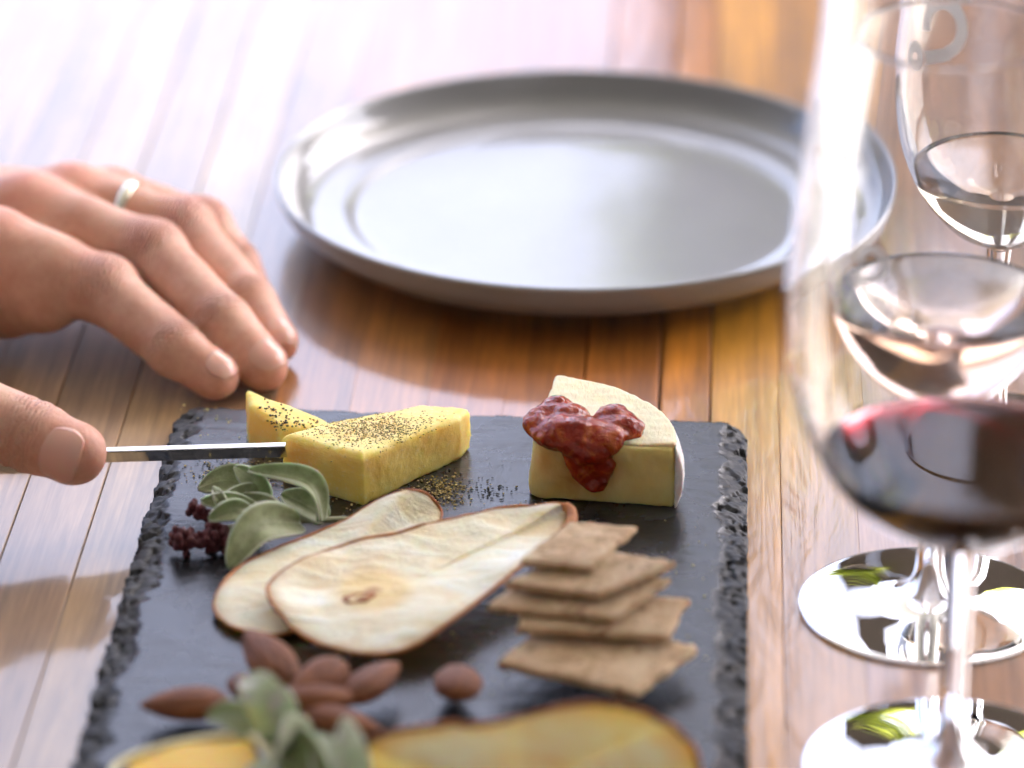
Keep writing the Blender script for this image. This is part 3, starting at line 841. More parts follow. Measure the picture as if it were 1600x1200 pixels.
for i in range(520):
    if i % 3: px, py = r.normal(690, 22), r.normal(768, 12)
    else: px, py = r.normal(600, 90), r.normal(765, 22)
    if i % 20 == 0: px, py = r.normal(765, 16), r.normal(762, 10)
    q = pt(px, py, ZS)
    if fnA(np.array([[q[0], q[1], ZS+.005]]))[0] > .0006 and fnBrie(np.array([[q[0], q[1], ZS+.005]]))[0] > .001:
        (spots if i % 5 else dark).append((np.array([q[0], q[1], ZS+.0002]), r.uniform(.00022, .0006), (0, 0, 1)))
for i in range(420):
    px, py = r.normal(375, 38), r.normal(738, 10); q = pt(px, py, ZS)
    if fnA(np.array([[q[0], q[1], ZS+.005]]))[0] > .0006: (spots if i % 2 else dark).append((np.array([q[0], q[1], ZS+.0002]), r.uniform(.0002, .0005), (0, 0, 1)))
flakes('dried_herbs', spots, HERB, 'olive dried herb flakes scattered over the cheddar and the slate beside it', 'herbs', 1)
for i in range(230):
    px = r.normal(446, 24); py = r.normal(655, 12); q = pt(px, py, ZS+.013); z = ztop(fnB, q[0], q[1])
    if z and z > ZS+.004: dark.append((np.array([q[0], q[1], z]), r.uniform(.0002, .0006), (0, -.2, 1)))
for i in range(40):
    px, py = r.uniform(470, 800), r.uniform(720, 800)
    if i < 9: px, py = r.normal(765, 24), r.normal(765, 12)
    q = pt(px, py, ZS)
    if fnA(np.array([[q[0], q[1], ZS+.005]]))[0] > .0006 and fnBrie(np.array([[q[0], q[1], ZS+.005]]))[0] > .001: dark.append((np.array([q[0], q[1], ZS+.0002]), r.uniform(.0002, .0006), (0, 0, 1)))
flakes('cracked_pepper', dark, HERBD, 'black pepper specks on the smaller cheddar piece and the slate', 'pepper', 2)

r = np.random.RandomState(12); cs = []
for i in range(90):
    px, py = [(r.normal(640, 60), r.normal(775, 14)), (r.normal(330, 30), r.normal(655, 18)), (r.normal(1080, 20), r.normal(900, 70)), (r.normal(760, 40), r.normal(1040, 25)), (r.normal(830, 14), r.normal(795, 5))][i % 5]
    q = pt(px, py, ZS)
    if fnA(np.array([[q[0], q[1], ZS+.005]]))[0] > .0006: cs.append((np.array([q[0], q[1], ZS+.0002]), r.uniform(.0002, .00055), (0, 0, 1)))
flakes('crumbs', cs, CHED, 'tiny pale cheese and cracker crumbs scattered on the slate', 'crumbs', 6)
# ---------------------------------------------------------------- thin sheets (dried fruit, crackers)
def sheet(out, center, th, seed, parent, name, mat, amp=.0010, dip=1.6, core=None, nr=26, nper=160):
    O = catmull([pt(x, y, z) for x, y, z in out], nper); c = pt(*center); n = len(O)
    O = O + .0006*noise(O, 180, seed, 2)[:, None]*np.array([1, 1, .8])
    T = np.linspace(0, 1, nr)**.85
    top = []; E = []
    for t_ in T[1:]:
        p = c + (O-c)*t_; p[:, 2] = c[2] + (O[:, 2]-c[2])*t_**dip
        p[:, 2] += amp*noise(p, 60, seed+2, 3)*min(1, (1-t_)*4+.4); top.append(p); E += [t_]*n
    top = np.array(top)
    bot = top.copy(); fade = np.sqrt(np.clip(1-T[1:]**6, 0, 1))[:, None]
    mid = np.stack([np.zeros_like(fade), np.zeros_like(fade), th/2*fade], -1)
    up_ = top+mid; dn = top-mid
    V = np.concatenate([[c+(0, 0, th/2)], up_.reshape(-1, 3), [c-(0, 0, th/2)], dn.reshape(-1, 3)])
    m = len(T)-1; F = []
    b2 = 1+m*n
    for k in range(n):
        k2 = (k+1) % n
        F.append((0, 1+k, 1+k2)); F.append((b2, b2+1+k2, b2+1+k))
        for i in range(m-1):
            a = 1+i*n; F.append((a+k, a+n+k, a+n+k2, a+k2)); a = b2+1+i*n; F.append((a+k2, a+n+k2, a+n+k, a+k))
        a = 1+(m-1)*n; b = b2+1+(m-1)*n; F.append((a+k, b+k, b+k2, a+k2))
    E = np.array([0]+E+[0]+E)
    if core is not None:
        cc = pt(*core[:3]); q = (V-cc)*np.array([1, 1.0, 0]); rr = np.hypot(q[:, 0]/core[3], q[:, 1]/core[4]); K = np.clip(1-rr, 0, 1)
    else: K = np.zeros(len(V))
    mesh_obj(name, V, F, mat, parent, True, {'edge': E, 'core': K})
    return O
def ring_tube(O, r, seed, parent, name='peel', dz=0.0):
    rr = r*(1+.35*noise(O, 300, seed, 2)); v, f = tube(O+np.array([0, 0, dz]), rr, 8, True); return mesh_obj(name, v, f, PEEL, parent)

z = ZS
back = thing('dried_pear_slice', pt(480, 900, z), 'rear dried pear slice, half hidden under the larger slice, touching the leaves', 'dried fruit', 'dried pear slices')
O = sheet([(690, 803, z+.006), (672, 775, z+.011), (640, 766, z+.014), (595, 780, z+.012), (540, 812, z+.009), (480, 838, z+.007), (420, 862, z+.005), (365, 893, z+.004), (336, 935, z+.003),
           (345, 970, z+.002), (385, 988, z+.002), (440, 990, z+.002), (520, 960, z+.002), (600, 905, z+.003), (665, 850, z+.004)], (500, 895, z+.004), .0018, 2, back, 'flesh', PEAR, .0018)
ring_tube(O, .0005, 1, back)
front = thing('dried_pear_slice', pt(620, 930, z), 'large cream dried pear slice with brown edge and seed core, mid board', 'dried fruit', 'dried pear slices')
O = sheet([(892, 800, z+.010), (880, 787, z+.013), (840, 789, z+.013), (780, 795, z+.013), (700, 812, z+.013), (620, 832, z+.013), (540, 850, z+.012), (470, 876, z+.011), (425, 908, z+.009), (418, 930, z+.009),
           (438, 962, z+.008), (478, 996, z+.006), (530, 1016, z+.005), (590, 1023, z+.005), (640, 1012, z+.006), (700, 975, z+.008), (765, 925, z+.009), (830, 872, z+.0100), (875, 830, z+.0100)],
          (600, 928, z+.0070), .0020, 5, front, 'flesh', PEAR, .0019, 2.2, (585, 930, z+.007, .019, .022))
ring_tube(O, .0006, 3, front)
# seed cavity and stalk end
cc = pt(560, 935, z+.0084); V = []; F = [tuple(range(24))]
for k in range(3):
    for a in np.linspace(0, 2*math.pi, 25)[:-1]:
        q = (1.0, .82, .45)[k]*(1+.18*math.sin(2*a+1)+.10*math.sin(5*a)); V.append(cc+np.array([.0046*math.cos(a)*q, .0040*math.sin(a)*q+.0012*math.cos(a), (-.0006, .0006, .0001)[k]]))
F = [(k*24+i, k*24+(i+1) % 24, (k+1)*24+(i+1) % 24, (k+1)*24+i) for k in range(2) for i in range(24)]+[tuple(range(48, 72))]
mesh_obj('seed_cavity', V, F, PEEL, front)
st = [pt(884, 792, z+.0125), pt(893, 800, z+.0120), pt(893, 815, z+.011), pt(884, 830, z+.010)]
v, f = tube(catmull(st, 12, False), [.0016]*13 if False else .0017, 8); mesh_obj('stalk_end', v, f, PEEL, front)
fb = thing('dried_fruit_slice', pt(830, 1190, z), 'curled dried fruit slice with orange rim at the bottom edge', 'dried fruit')
O = sheet([(572, 1172, z+.016), (612, 1146, z+.020), (680, 1133, z+.022), (760, 1130, z+.023), (820, 1118, z+.026), (880, 1104, z+.028), (940, 1101, z+.029), (1000, 1112, z+.027), (1055, 1138, z+.022), (1092, 1185, z+.015),
           (1080, 1250, z+.005), (960, 1320, z+.002), (800, 1340, z+.002), (660, 1310, z+.002), (590, 1240, z+.005)], (820, 1225, z+.010), .0030, 9, fb, 'flesh', PEARO, .0016, 1.2)
ring_tube(O, .0008, 5, fb)

def cracker(c4, zc, th, seed, label):
    """c4: the four corners as (px,py,z)"""
    P4 = [pt(*c) for c in c4]; n = 22
    t = thing('cracker', np.mean(P4, 0)-(0, 0, th), label, 'cracker', 'square crispbread crackers fanned on the slate')
    U, Vv = np.meshgrid(np.linspace(0, 1, n), np.linspace(0, 1, n), indexing='ij')
    G = ((1-U)*(1-Vv))[..., None]*P4[0]+(U*(1-Vv))[..., None]*P4[1]+(U*Vv)[..., None]*P4[2]+((1-U)*Vv)[..., None]*P4[3]
    s = 1-np.maximum(np.abs(U*2-1), np.abs(Vv*2-1))
    ed = np.clip(1-s*6, 0, 1)[..., None]
    jit = np.stack([noise(G, 330, seed, 2), noise(G, 330, seed+4, 2), 0*U], -1)*.0009*ed
    G = G+jit; G[..., 2] += .0007*noise(G, 70, seed+8, 2)+.0005*noise(G, 420, seed+9, 2) + zc*(1-(2*U-1)**2)*(1-(2*Vv-1)**2)
    hh = th/2*np.clip(.72+s*2.2, 0, 1)*(1+.12*noise(G, 260, seed+5, 2))
    up_ = G.copy(); up_[..., 2] += hh; dn = G.copy(); dn[..., 2] -= hh
    V = np.concatenate([up_.reshape(-1, 3), dn.reshape(-1, 3)]); idx = np.arange(n*n).reshape(n, n)
    Q = np.stack([idx[:-1, :-1], idx[1:, :-1], idx[1:, 1:], idx[:-1, 1:]], -1).reshape(-1, 4)
    rim = np.concatenate([idx[:, 0], idx[-1, 1:], idx[-2::-1, -1], idx[0, -2:0:-1]]); m = len(rim); k = np.arange(m); k2 = (k+1) % m
    Sd = np.stack([rim[k], rim[k]+n*n, rim[k2]+n*n, rim[k2]], 1)
    o = mesh_obj('crumb', V, np.concatenate([Q, Q[:, ::-1]+n*n, Sd]), CRK, t)
    return t
cracker([(777, 1040, z+.008), (992, 1088, z+.006), (1090, 1015, z+.008), (872, 962, z+.010)], 0, .0028, 1, 'cracker lowest in the fanned pile and nearest the camera')
cracker([(806, 984, z+.014), (1045, 998, z+.012), (1076, 938, z+.014), (836, 922, z+.015)], 0, .0026, 2, 'cracker second from the bottom, its long front edge level')
cracker([(761, 951, z+.017), (958, 970, z+.016), (1047, 908, z+.019), (850, 886, z+.018)], 0, .0024, 3, 'middle cracker, its left corner sticking out farthest')
cracker([(790, 914, z+.021), (936, 936, z+.020), (1055, 882, z+.022), (908, 858, z+.021)], 0, .0026, 4, 'cracker second from the top, wavy, between the middle one and the pear-covered one')
cracker([(815, 882, z+.024), (922, 890, z+.024), (994, 827, z+.021), (890, 818, z+.020)], 0, .0024, 5, 'topmost cracker, its left side tucked under the pear slice')

# ---------------------------------------------------------------- almonds
def almond_mesh():
    V = []; F = []; n, m = 30, 24; L = .0128
    for i in range(n+1):
        t = i/n; x = -L+2*L*t
        rr = (t**.55)*((1-t)**.85)*2.28*.9 if 0 < t < 1 else 0
        for k in range(m):
            a = 2*math.pi*k/m; rd = 1+.03*math.sin(7*a+2)+.02*math.sin(13*a)
            V.append((rr*.0074*math.cos(a)*rd, rr*.0050*math.sin(a)*rd, x))
    for i in range(n):
        for k in range(m): F.append((i*m+k, i*m+(k+1) % m, (i+1)*m+(k+1) % m, (i+1)*m+k))
    me = bpy.data.meshes.new('almond'); me.from_pydata(V, [], F); me.update()
    me.polygons.foreach_set('use_smooth', [True]*len(me.polygons)); me.materials.append(ALM); return me
AM = almond_mesh()
def almond(px, py, zc, dpx, sc, roll, label):
    """dpx: where the pointed end lies relative to the middle, in pixels, and how far it rises (m)"""
    c = pt(px, py, zc); e = pt(px+dpx[0], py+dpx[1], zc)+np.array([0, 0, dpx[2]])
    o = bpy.data.objects.new('almond', AM); C.objects.link(o); o.location = c
    q = Vector(e-c).to_track_quat('Z', 'X'); from mathutils import Quaternion
    o.rotation_mode = 'QUATERNION'; o.rotation_quaternion = q @ Quaternion((0, 0, 1), roll); o.scale = (sc, sc, sc)
    return tag(o, label, 'almond', 'almonds scattered on the slate')
almond(288, 1100, z+.0055, (-60, 2, 0), 1.0, R(80), 'lone almond at the left, pointing left, apart from the heap')
almond(418, 1026, z+.0075, (-30, -28, .002), 1.12, R(80), 'dark almond below the rear pear slice, at the top of the heap')
almond(412, 1082, z+.0060, (30, 10, 0), .95, R(90), 'almond mostly hidden behind the silver leaves')
almond(497, 1062, z+.0100, (-30, 18, .0), .95, R(60), 'almond leaning in the middle of the heap, second from the right')
almond(582, 1064, z+.0080, (34, -24, .0), 1.05, R(80), 'plump almond at the right of the heap, its tip pointing up right')
almond(500, 1092, z+.0080, (50, -2, 0), 1.0, R(80), 'flat-lying almond low in the middle of the heap')
almond(535, 1128, z+.0060, (45, 10, 0), 1.0, R(80), 'almond nearest the camera, behind the upright silver leaf')
almond(714, 1064, z+.0080, (-8, -40, -.004), 1.15, R(90), 'single almond seen end-on, alone between heap and crackers')

# ---------------------------------------------------------------- leaves
def leaf(parent, b, m, t, wd, side, mat, cup=.35, name='leaf', seed=0):
    """b, m, t: base, middle, tip as (px,py,z); wd: half width in m; side: direction of the blade's width (x,y,z)"""
    P = catmull([pt(*b), pt(*m), pt(*t)], 24, False); n = len(P); k = 11
    V = []; E = []; M = []
    for i in range(n):
        s = i/(n-1); tg = P[min(i+1, n-1)]-P[max(i-1, 0)]; tg /= np.linalg.norm(tg)
        sd = np.array(side, float); sd -= tg*(sd@tg); sd /= np.linalg.norm(sd); nr = np.cross(sd, tg)
        if nr[2] < 0: nr = -nr
        w_ = wd*(math.sin(math.pi*min(1, s*.94+.06)**.85)**.8)+.0003
        for j in range(k):
            u = j/(k-1)*2-1
            V.append(P[i]+sd*w_*u+nr*(cup*w_*u*u+.00035*math.sin(5*s+3*u+seed))); E.append(max(abs(u), s**6)); M.append(max(0, 1-abs(u)*3)*(1-s*.5))
    V = np.array(V); th = .00035
    N = np.zeros_like(V); G = V.reshape(n, k, 3)
    du = np.gradient(G, axis=0); dv = np.gradient(G, axis=1); nn = np.cross(du, dv); nn /= np.linalg.norm(nn, axis=-1)[..., None]+1e-12; nn = nn.reshape(-1, 3)
    A = V+nn*th; B = V-nn*th; idx = np.arange(n*k).reshape(n, k)
    Q = np.stack([idx[:-1, :-1], idx[1:, :-1], idx[1:, 1:], idx[:-1, 1:]], -1).reshape(-1, 4)
    rim = np.concatenate([idx[:, 0], idx[-1, 1:], idx[-2::-1, -1], idx[0, -2:0:-1]]); mm = len(rim); q = np.arange(mm); q2 = (q+1) % mm
    Sd = np.stack([rim[q], rim[q]+n*k, rim[q2]+n*k, rim[q2]], 1)
    return mesh_obj(name, np.concatenate([A, B]), np.concatenate([Q, Q[:, ::-1]+n*k, Sd]), mat, parent, True, {'edge': E+E, 'mid': M+M})
sp = thing('saltbush_sprig', pt(420, 850, z), 'sage green leaf sprig with dark red buds, between the cheddar and the pear', 'herb sprig')
leaf(sp, (500, 815, z+.006), (480, 755, z+.016), (388, 735, z+.018), .0042, (.1, .8, .35), LEAF, .5, seed=1)
leaf(sp, (510, 812, z+.004), (478, 790, z+.008), (440, 772, z+.010), .0050, (.3, .9, .5), LEAF, .3, seed=2)
leaf(sp, (470, 820, z+.006), (400, 822, z+.012), (357, 888, z+.003), .0056, (-.5, .45, .8), LEAF, .45, seed=3)
leaf(sp, (408, 775, z+.007), (360, 752, z+.010), (310, 765, z+.008), .0050, (0, .8, .65), LEAF, .4, seed=4)
leaf(sp, (412, 790, z+.008), (400, 757, z+.014), (368, 730, z+.017), .0036, (.7, .2, .5), LEAF, .5, seed=5)
leaf(sp, (405, 800, z+.010), (360, 785, z+.013), (314, 784, z+.013), .0028, (0, .6, .75), LEAF, .4, seed=6)
leaf(sp, (398, 812, z+.009), (365, 798, z+.013), (326, 812, z+.011), .0032, (0, .6, .75), LEAF, .4, seed=7)
leaf(sp, (440, 812, z+.008), (415, 790, z+.011), (375, 776, z+.011), .0030, (.2, .6, .75), LEAF, .4, seed=8)
leaf(sp, (352, 790, z+.012), (343, 778, z+.0145), (334, 762, z+.0155), .0015, (.9, .2, .2), LEAF, .3, seed=9)
leaf(sp, (400, 778, z+.009), (385, 770, z+.012), (352, 774, z+.013), .0028, (0, .6, .75), LEAF, .4, seed=10)
v, f = tube(catmull([pt(620, 812, z+.002), pt(520, 812, z+.004), pt(440, 815, z+.006), pt(370, 822, z+.005), pt(310, 842, z+.004)], 24, False), .0010, 8); mesh_obj('stalk', v, f, STEM, sp)
def buds(path, n, sc, seed, rad, parent, mat=BUD):
    rr = np.random.RandomState(seed); Pth = catmull([pt(*p) for p in path], 30, False)
    V = []; F = []
    for i in range(n):
        c = Pth[rr.randint(len(Pth))] + rr.normal(size=3)*sc*rad; s = rr.uniform(.0009, .0015)
        b = len(V); nu, nv = 8, 5
        for a in range(nv+1):
            th = math.pi*a/nv
            for k in range(nu): ph = 2*math.pi*k/nu; V.append(c+s*np.array([math.sin(th)*math.cos(ph), math.sin(th)*math.sin(ph), math.cos(th)*1.1]))
        for a in range(nv):
            for k in range(nu): F.append((b+a*nu+k, b+(a+1)*nu+k, b+(a+1)*nu+(k+1) % nu, b+a*nu+(k+1) % nu))
    return mesh_obj('bud_cluster', V, np.array(F), mat, parent)
buds([(278, 848, z+.004), (310, 843, z+.005), (345, 832, z+.006)], 90, 1.0, 1, .0017, sp)
buds([(300, 798, z+.009), (325, 800, z+.010)], 30, 1.0, 2, .0012, sp)
buds([(330, 850, z+.003), (360, 850, z+.003)], 30, 1.0, 3, .0013, sp)

s2 = thing('saltbush_sprig', pt(430, 1190, z), 'blurred silver and green leaf sprig at the bottom edge, in front of the almonds', 'herb sprig')
leaf(s2, (440, 1165, z+.012), (410, 1085, z+.030), (375, 1065, z+.032), .0052, (.8, .3, .35), LEAFP, .4, seed=11)
leaf(s2, (450, 1160, z+.014), (440, 1100, z+.026), (415, 1075, z+.030), .0034, (.8, .3, .2), LEAFP, .4, seed=12)
leaf(s2, (420, 1165, z+.012), (370, 1120, z+.018), (325, 1120, z+.015), .0040, (.2, .6, .6), LEAF, .4, seed=13)
leaf(s2, (400, 1240, z+.014), (440, 1165, z+.020), (490, 1150, z+.012), .0080, (.5, .5, .6), LEAF, .3, seed=14)
leaf(s2, (510, 1260, z+.010), (470, 1180, z+.016), (420, 1150, z+.014), .0064, (.6, .3, .6), LEAF, .3, seed=15)
leaf(s2, (560, 1260, z+.008), (550, 1180, z+.022), (538, 1122, z+.030), .0042, (1, .1, .2), LEAFP, .4, seed=16)
leaf(s2, (530, 1260, z+.008), (515, 1190, z+.016), (490, 1150, z+.020), .0048, (1, .1, .3), LEAFP, .4, seed=17)
v, f = tube(catmull([pt(560, 1300, z+.002), pt(490, 1230, z+.006), pt(440, 1160, z+.012)], 12, False), .0012, 8); mesh_obj('stalk', v, f, STEM, s2)

fnY, lo, hi, BY, coY = prism([(185, 1270), (300, 1330), (420, 1290), (398, 1225), (290, 1222), (200, 1240)], [.011, .012, .015, .015, .013, .011], seed=15)
YEL = NT('yellow_cheese'); YEL.set(Base_Color=(.84, .52, .02), Roughness=.45, Subsurface_Weight=.6, Subsurface_Scale=.006)
yw = sdf_obj('yellow_wedge', fnY, lo, hi, .0009, YEL.m)
tag(origin_to(yw, (*BY.mean(0), ZS)), 'blurred bright yellow wedge with a pale rim at the bottom edge, left of the leaves', 'cheese')
rp = [np.array([x, y, ZS+coY[0]*x+coY[1]*y+coY[2]-.0008]) for x, y in BY]
v, f = tube(catmull(rp, 60), .0013, 8, True); mesh_obj('rind', v, f, m_simple('pale_rim', (.86, .80, .52), .5), yw)

# ---------------------------------------------------------------- knife
def knife():
    A = pt(100, 705, z+.0195); B = pt(446, 695, z+.0150)     # line of the spine
    ax = B-A; ax /= np.linalg.norm(ax)
    t = thing('cheese_knife', A-(0, 0, .01), 'thin polished steel cheese knife, its blade between fingertip and cheddar', 'knife')
    dn = np.array([0, .56, -.83]); dn -= ax*(dn@ax); dn /= np.linalg.norm(dn); nn = np.cross(ax, dn)
    n = 24; V = []; L = np.linalg.norm(B-A)
    for i in range(n):
        s = i/(n-1); c = A+ax*(L*s); 
        for a, b in ((-.0012, -.0002), (-.0010, .0001), (.0012, .0003), (.0016, -.0006), (.0040, -.0056), (.0038, -.0059), (.0034, -.0058), (-.0010, -.0006)): V.append(c+np.array([0, a, b]))
    F = []
    for i in range(n-1):
        for k in range(8): F.append((i*8+k, i*8+(k+1) % 8, (i+1)*8+(k+1) % 8, (i+1)*8+k))
    F += [tuple(range(8))[::-1], tuple((n-1)*8+k for k in range(8))]
    mesh_obj('blade', V, F, STEEL, t, smooth=False)
    H = [A-ax*.000, A-ax*.02, A-ax*.06+(0, 0, .002), A-ax*.11+(0, 0, .004)]
    v, f = tube(catmull([h+dn*.003 for h in H], 18, False), [.0035]+[.0050]*8+[.0062]*8+[.006]*1 if False else .0050, 12); mesh_obj('handle', v, f, STEEL, t)
    return A, ax
KA, KX = knife()

# ---------------------------------------------------------------- hands
person = thing('person', pt(-250, 420, 0), 'bare hands of a person out of frame at left: one resting, one steadying a knife', 'person')
def hand_mesh(name, fn, lo, hi, h, creases, reds):
    P, Q = surf(fn, lo, hi, h); P = relax(P, Q, 3, .5)
    cr = np.zeros(len(P)); al = np.zeros(len(P)); rd = np.zeros(len(P))
    for c, ax, ln, amp in creases:
        ax = ax/np.linalg.norm(ax); q = P-c; s = q@ax; near = np.exp(-(s/ln)**2)*(np.linalg.norm(q, axis=1) < .017)
        up_ = np.clip((q[:, 2]+.002)/.008, 0, 1)*.9+.1 if amp > 0 else 1
        wgt = near*abs(amp)*up_; m = wgt > cr; cr[m] = wgt[m]; al[m] = s[m]*1000/1.1
    for c, r_, a in reds:
        rd = np.maximum(rd, a*np.exp(-(np.linalg.norm(P-c, axis=1)/r_)**2))
    rd = np.clip(rd, 0, 1)
    return mesh_obj(name, P, Q, SKIN, person, True, {'crease': cr, 'along': al, 'red': rd})
def nail(fn, c, ax, nrm, wd, ln, parent, lift=.00022):
    ax = np.array(ax)/np.linalg.norm(ax); nrm = np.array(nrm, float); nrm -= ax*(nrm@ax); nrm /= np.linalg.norm(nrm); b = np.cross(ax, nrm)
    n = 17; V = []
    for i in range(n):
        for j in range(n):
            u = i/(n-1)*2-1; v_ = j/(n-1)*2-1
            # square to rounded
            uu = u*math.sqrt(1-.36*v_*v_); vv = v_*math.sqrt(1-.36*u*u)
            th = uu*R(58)*min(1, wd/.008); dr = math.cos(th)*nrm+math.sin(th)*b
            o = c+ax*vv*ln/2; t_ = .018
            for _ in range(50):
                d = float(fn((o+dr*t_)[None])[0])
                if d < lift*1.02: break
                t_ -= (d-lift)*.8
            V.append(o+dr*t_)
    F = [(i*n+j, (i+1)*n+j, (i+1)*n+j+1, i*n+j+1) for i in range(n-1) for j in range(n-1)]
    V = np.array(V); G = V.reshape(n, n, 3); nn = np.cross(np.gradient(G, axis=0), np.gradient(G, axis=1)); nn /= np.linalg.norm(nn, axis=-1)[..., None]+1e-12
    if (nn[n//2, n//2]@nrm) < 0: nn = -nn
    B = (G-nn*.0006).reshape(-1, 3); idx = np.arange(n*n).reshape(n, n)
    rim = np.concatenate([idx[:, 0], idx[-1, 1:], idx[-2::-1, -1], idx[0, -2:0:-1]]); m = len(rim); k = np.arange(m)
    Sd = [(int(rim[i]), int(rim[i]+n*n), int(rim[(i+1) % m]+n*n), int(rim[(i+1) % m])) for i in range(m)]
    return mesh_obj('nail', np.concatenate([V, B]), F+[tuple(x+n*n for x in f[::-1]) for f in F]+Sd, NAIL, parent)

FG = {  # tip, DIP, PIP, MCP as (px, py, z), radii
 'index': ([(336, 588, .0085), (274, 545, .0150), (162, 452, .0250), (-8, 396, .0325)], [.0080, .0093, .0109, .0148]),
 'middle': ([(410, 572, .0085), (346, 505, .0180), (238, 398, .0290), (45, 334, .0345)], [.0087, .0100, .0113, .0128]),
 'ring': ([(430, 534, .0080), (388, 470, .0160), (290, 358, .0275), (112, 312, .0330)], [.0079, .0087, .0097, .0112]),
 'little': ([(392, 452, .0070), (370, 410, .0130), (318, 350, .0220), (176, 312, .0290)], [.0068, .0076, .0085, .0096])}
J = {k: ([pt(*q) for q in v[0]], v[1]) for k, v in FG.items()}
wrist = pt(-330, 345, .034); elbow = pt(-1150, 330, .045)
def finger_d(p, Jn, rr):
    d = seg(p, Jn[0], Jn[1], rr[0], rr[1])
    # pulp pad and knuckle fullness
    d = smin(d, seg(p, Jn[1], Jn[2], rr[1], rr[2]*.97), .003)
    d = smin(d, seg(p, Jn[2], Jn[3], rr[2]*.97, rr[3]), .003)
    d = smin(d, np.linalg.norm(p-Jn[2]-(0, 0, .0006), axis=-1)-rr[2]*.97, .005)
    d = smin(d, np.linalg.norm(p-(Jn[2]*.45+Jn[3]*.55)+(0, 0, .002), axis=-1)-rr[3]*.93, .006)
    return d
TH = [pt(10, 490, .012), pt(-60, 480, .017), pt(-150, 490, .028), pt(-280, 440, .038)]
def hand1(p):
    fs = [finger_d(p, *J[k]) for k in ('index', 'middle', 'ring', 'little')]
    palm = None
    mc = [J[k][0][3] for k in ('index', 'middle', 'ring', 'little')]
    for i, (k, m) in enumerate(zip(('index', 'middle', 'ring', 'little'), mc)):
        w0 = wrist+np.array([0, (-.016+.011*i), 0])
        q = seg(p, m-(0, 0, .003), w0, [.0130, .0118, .0108, .0098][i], .016)
        q = np.minimum(q, np.inf)
        palm = q if palm is None else smin(palm, q, .012)
    for m, r_ in zip(mc, (.0130, .0119, .0106, .0092)):
        palm = smin(palm, np.linalg.norm(p-m-np.array([0, 0, .0018]), axis=-1)-r_, .006)
    for i in range(3):      # webs between neighbouring fingers
        a = (mc[i]+mc[i+1])/2; f_ = (J[('index', 'middle', 'ring')[i]][0][2]-mc[i]); a = a+f_*.26-(0, 0, .003)
        palm = smin(palm, np.linalg.norm(p-a, axis=-1)-.0075, .008)
    palm = smin(palm, np.linalg.norm(p-pt(66, 468, .020), axis=-1)-.0118, .010)
    palm = smin(palm, seg(p, wrist, elbow, .024, .034), .03)
    d = palm
    f_all = fs[0]
    for f_ in fs[1:]: f_all = smin(f_all, f_, .0012)
    d = smin(d, f_all, .006)
    th = smin(seg(p, TH[0], TH[1], .0090, .0100), seg(p, TH[1], TH[2], .0100, .0115), .004); th = smin(th, seg(p, TH[2], TH[3], .0125, .017), .006)
    d = smin(d, th, .009)
    # tendons across the back
    return d + .0004*noise(p, 110, 3, 2)
allp = np.array([q for v in J.values() for q in v[0]]+TH+[wrist])
lo = allp.min(0)-.02; hi = allp.max(0)+.02; lo[0] = wrist[0]-.09; lo[2] = .0008; hi[2] += .006; lo[1] = min(lo[1], wrist[1]-.04); hi[1] = max(hi[1], wrist[1]+.045)
cre = []; red = []
for k, (Jn, rr) in J.items():
    cre += [(Jn[2], Jn[3]-Jn[2], .0065, 1.1), (Jn[1], Jn[2]-Jn[1], .0035, 1.0)]
    red += [(Jn[2]+(0, 0, .006), .0085, .75), (Jn[0], .010, .6), (Jn[3]+(0, 0, .008), .012, .85), (Jn[1]+(0, 0, .005), .006, .35)]
h1 = hand_mesh('hand', hand1, lo, hi, .0013, cre, red); h1['label'] = 'left hand lying palm down, fingers towards the board'
for k in ('index', 'middle', 'ring'):
    Jn, rr = J[k]; ax = Jn[0]-Jn[1]; dorsal = np.array([.25, -.25, .93]) if k != 'index' else np.array([.30, -.10, .95])
    if k == 'middle': dorsal = np.array([.5, -.45, .75])
    if k == 'ring': dorsal = np.array([.6, -.25, .75])
    nail(lambda q, Jn=Jn, rr=rr: finger_d(q, Jn, rr)+.0001, Jn[0]+ax*.08, ax, dorsal, .0085 if k == 'index' else .0100, .0105, h1)
rg = J['ring'][0]; c = rg[3]+(rg[2]-rg[3])*.50; ax = (rg[2]-rg[3])/np.linalg.norm(rg[2]-rg[3])
u = np.cross(ax, [0, 0, 1]); u /= np.linalg.norm(u); v_ = np.cross(u, ax)
V = []; n = 48
prof = [(-.0021, -.0004), (-.0018, .0006), (0, .0009), (.0018, .0006), (.0021, -.0004), (0, -.0009)]
rr_ = .0112
for i in range(n):
    a = 2*math.pi*i/n; d_ = math.cos(a)*u+math.sin(a)*v_
    for (s, h_) in prof: V.append(c+ax*s+d_*(rr_+h_))
F = [(i*6+k, i*6+(k+1) % 6, ((i+1) % n)*6+(k+1) % 6, ((i+1) % n)*6+k) for i in range(n) for k in range(6)]
o = mesh_obj('ring', V, F, RINGM, h1); o['label'] = 'plain pale gold band on the ring finger'

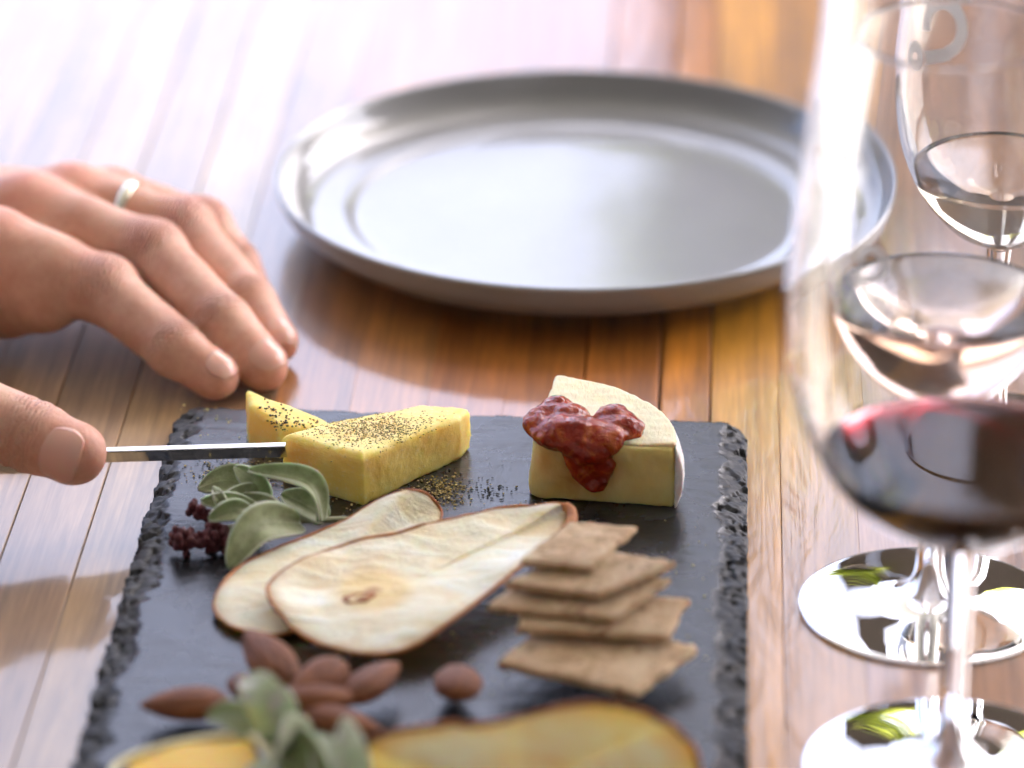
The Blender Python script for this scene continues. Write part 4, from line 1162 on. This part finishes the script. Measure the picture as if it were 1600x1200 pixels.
# the hand that steadies the knife: its thumb is in the picture, the rest lies beyond the left edge
T0 = pt(112, 707, z+.022); T1 = pt(48, 681, z+.025); T2 = pt(-70, 640, z+.032); T3 = pt(-260, 600, z+.042)
W2 = pt(-480, 590, z+.045); E2 = pt(-1250, 640, z+.05)
def hand2(p):
    d = seg(p, T0, T1, .0096, .0108)
    d = smin(d, np.linalg.norm((p-T0-(T0-T1)*.10)*np.array([1, 1, 1.05]), axis=-1)-.0088, .004)
    d = smin(d, seg(p, T1, T2, .0108, .0122), .004)
    d = smin(d, seg(p, T2, T3, .0122, .016), .006)
    d = smin(d, ellip(p, (T3+W2)/2+np.array([0, -.004, -.004]), (.045, .030, .018)), .012)
    d = smin(d, seg(p, W2, E2, .024, .034), .02)
    for i in range(4):   # fingers curled round the handle
        a = T3+np.array([.010+.004*i, -.012-.013*i, -.006-.003*i]); b = a+np.array([.030-.004*i, -.002, .004]); c_ = b+np.array([-.004, .004, -.022+.002*i]); e = c_+np.array([-.018, .002, -.003])
        b += np.array([-.02, 0, 0]); c_ += np.array([-.02, 0, 0]); e += np.array([-.02, 0, 0])
        f_ = smin(smin(seg(p, a, b, .0095, .0088), seg(p, b, c_, .0088, .0080), .003), seg(p, c_, e, .0080, .0070), .003)
        d = smin(d, f_, .003)
    # crease at the joint and the fold round the nail
    ax = (T0-T1)/np.linalg.norm(T0-T1); s = (p-T1)@ax
    d = d + 0.0009*np.exp(-((s+.001)/.0011)**2) + .0005*np.exp(-((s-.0035)/.0009)**2)+ .0003*np.exp(-((s+.0055)/.0009)**2) - .0006*np.exp(-((s+.010)/.006)**2)
    return d + .0003*noise(p, 140, 5, 2)
ax2 = T0-T1; nd = np.array([.30, -.93, .10])
lo = np.min([T0, T1, T2, T3, W2], 0)-.03; hi = np.max([T0, T1, T2, T3, W2], 0)+.025; lo[0] -= .09; lo[1] -= .035; lo[2] = .001
P_, Q_ = surf(hand2, (T2[0]-.004, min(T0[1], T2[1])-.03, .002), (T0[0]+.02, max(T0[1], T2[1])+.03, T2[2]+.03), .0009) if False else (None, None)
h2 = hand_mesh('hand', hand2, lo, hi, .0010, [(T1, ax2, .0055, -.6), (T2, T1-T2, .006, -.4)], [(T0, .011, .8), (T1+(0, 0, .006), .006, .35)])
h2['label'] = 'right hand, only its thumb in view, pressing on the knife'
nail(hand2, T0+ax2/np.linalg.norm(ax2)*.0005, ax2, nd, .0100, .0125, h2, .0003)
for o in (h1, h2): pass
print('tris', sum(len(o.data.polygons) for o in S.objects if o.type == 'MESH')*2)
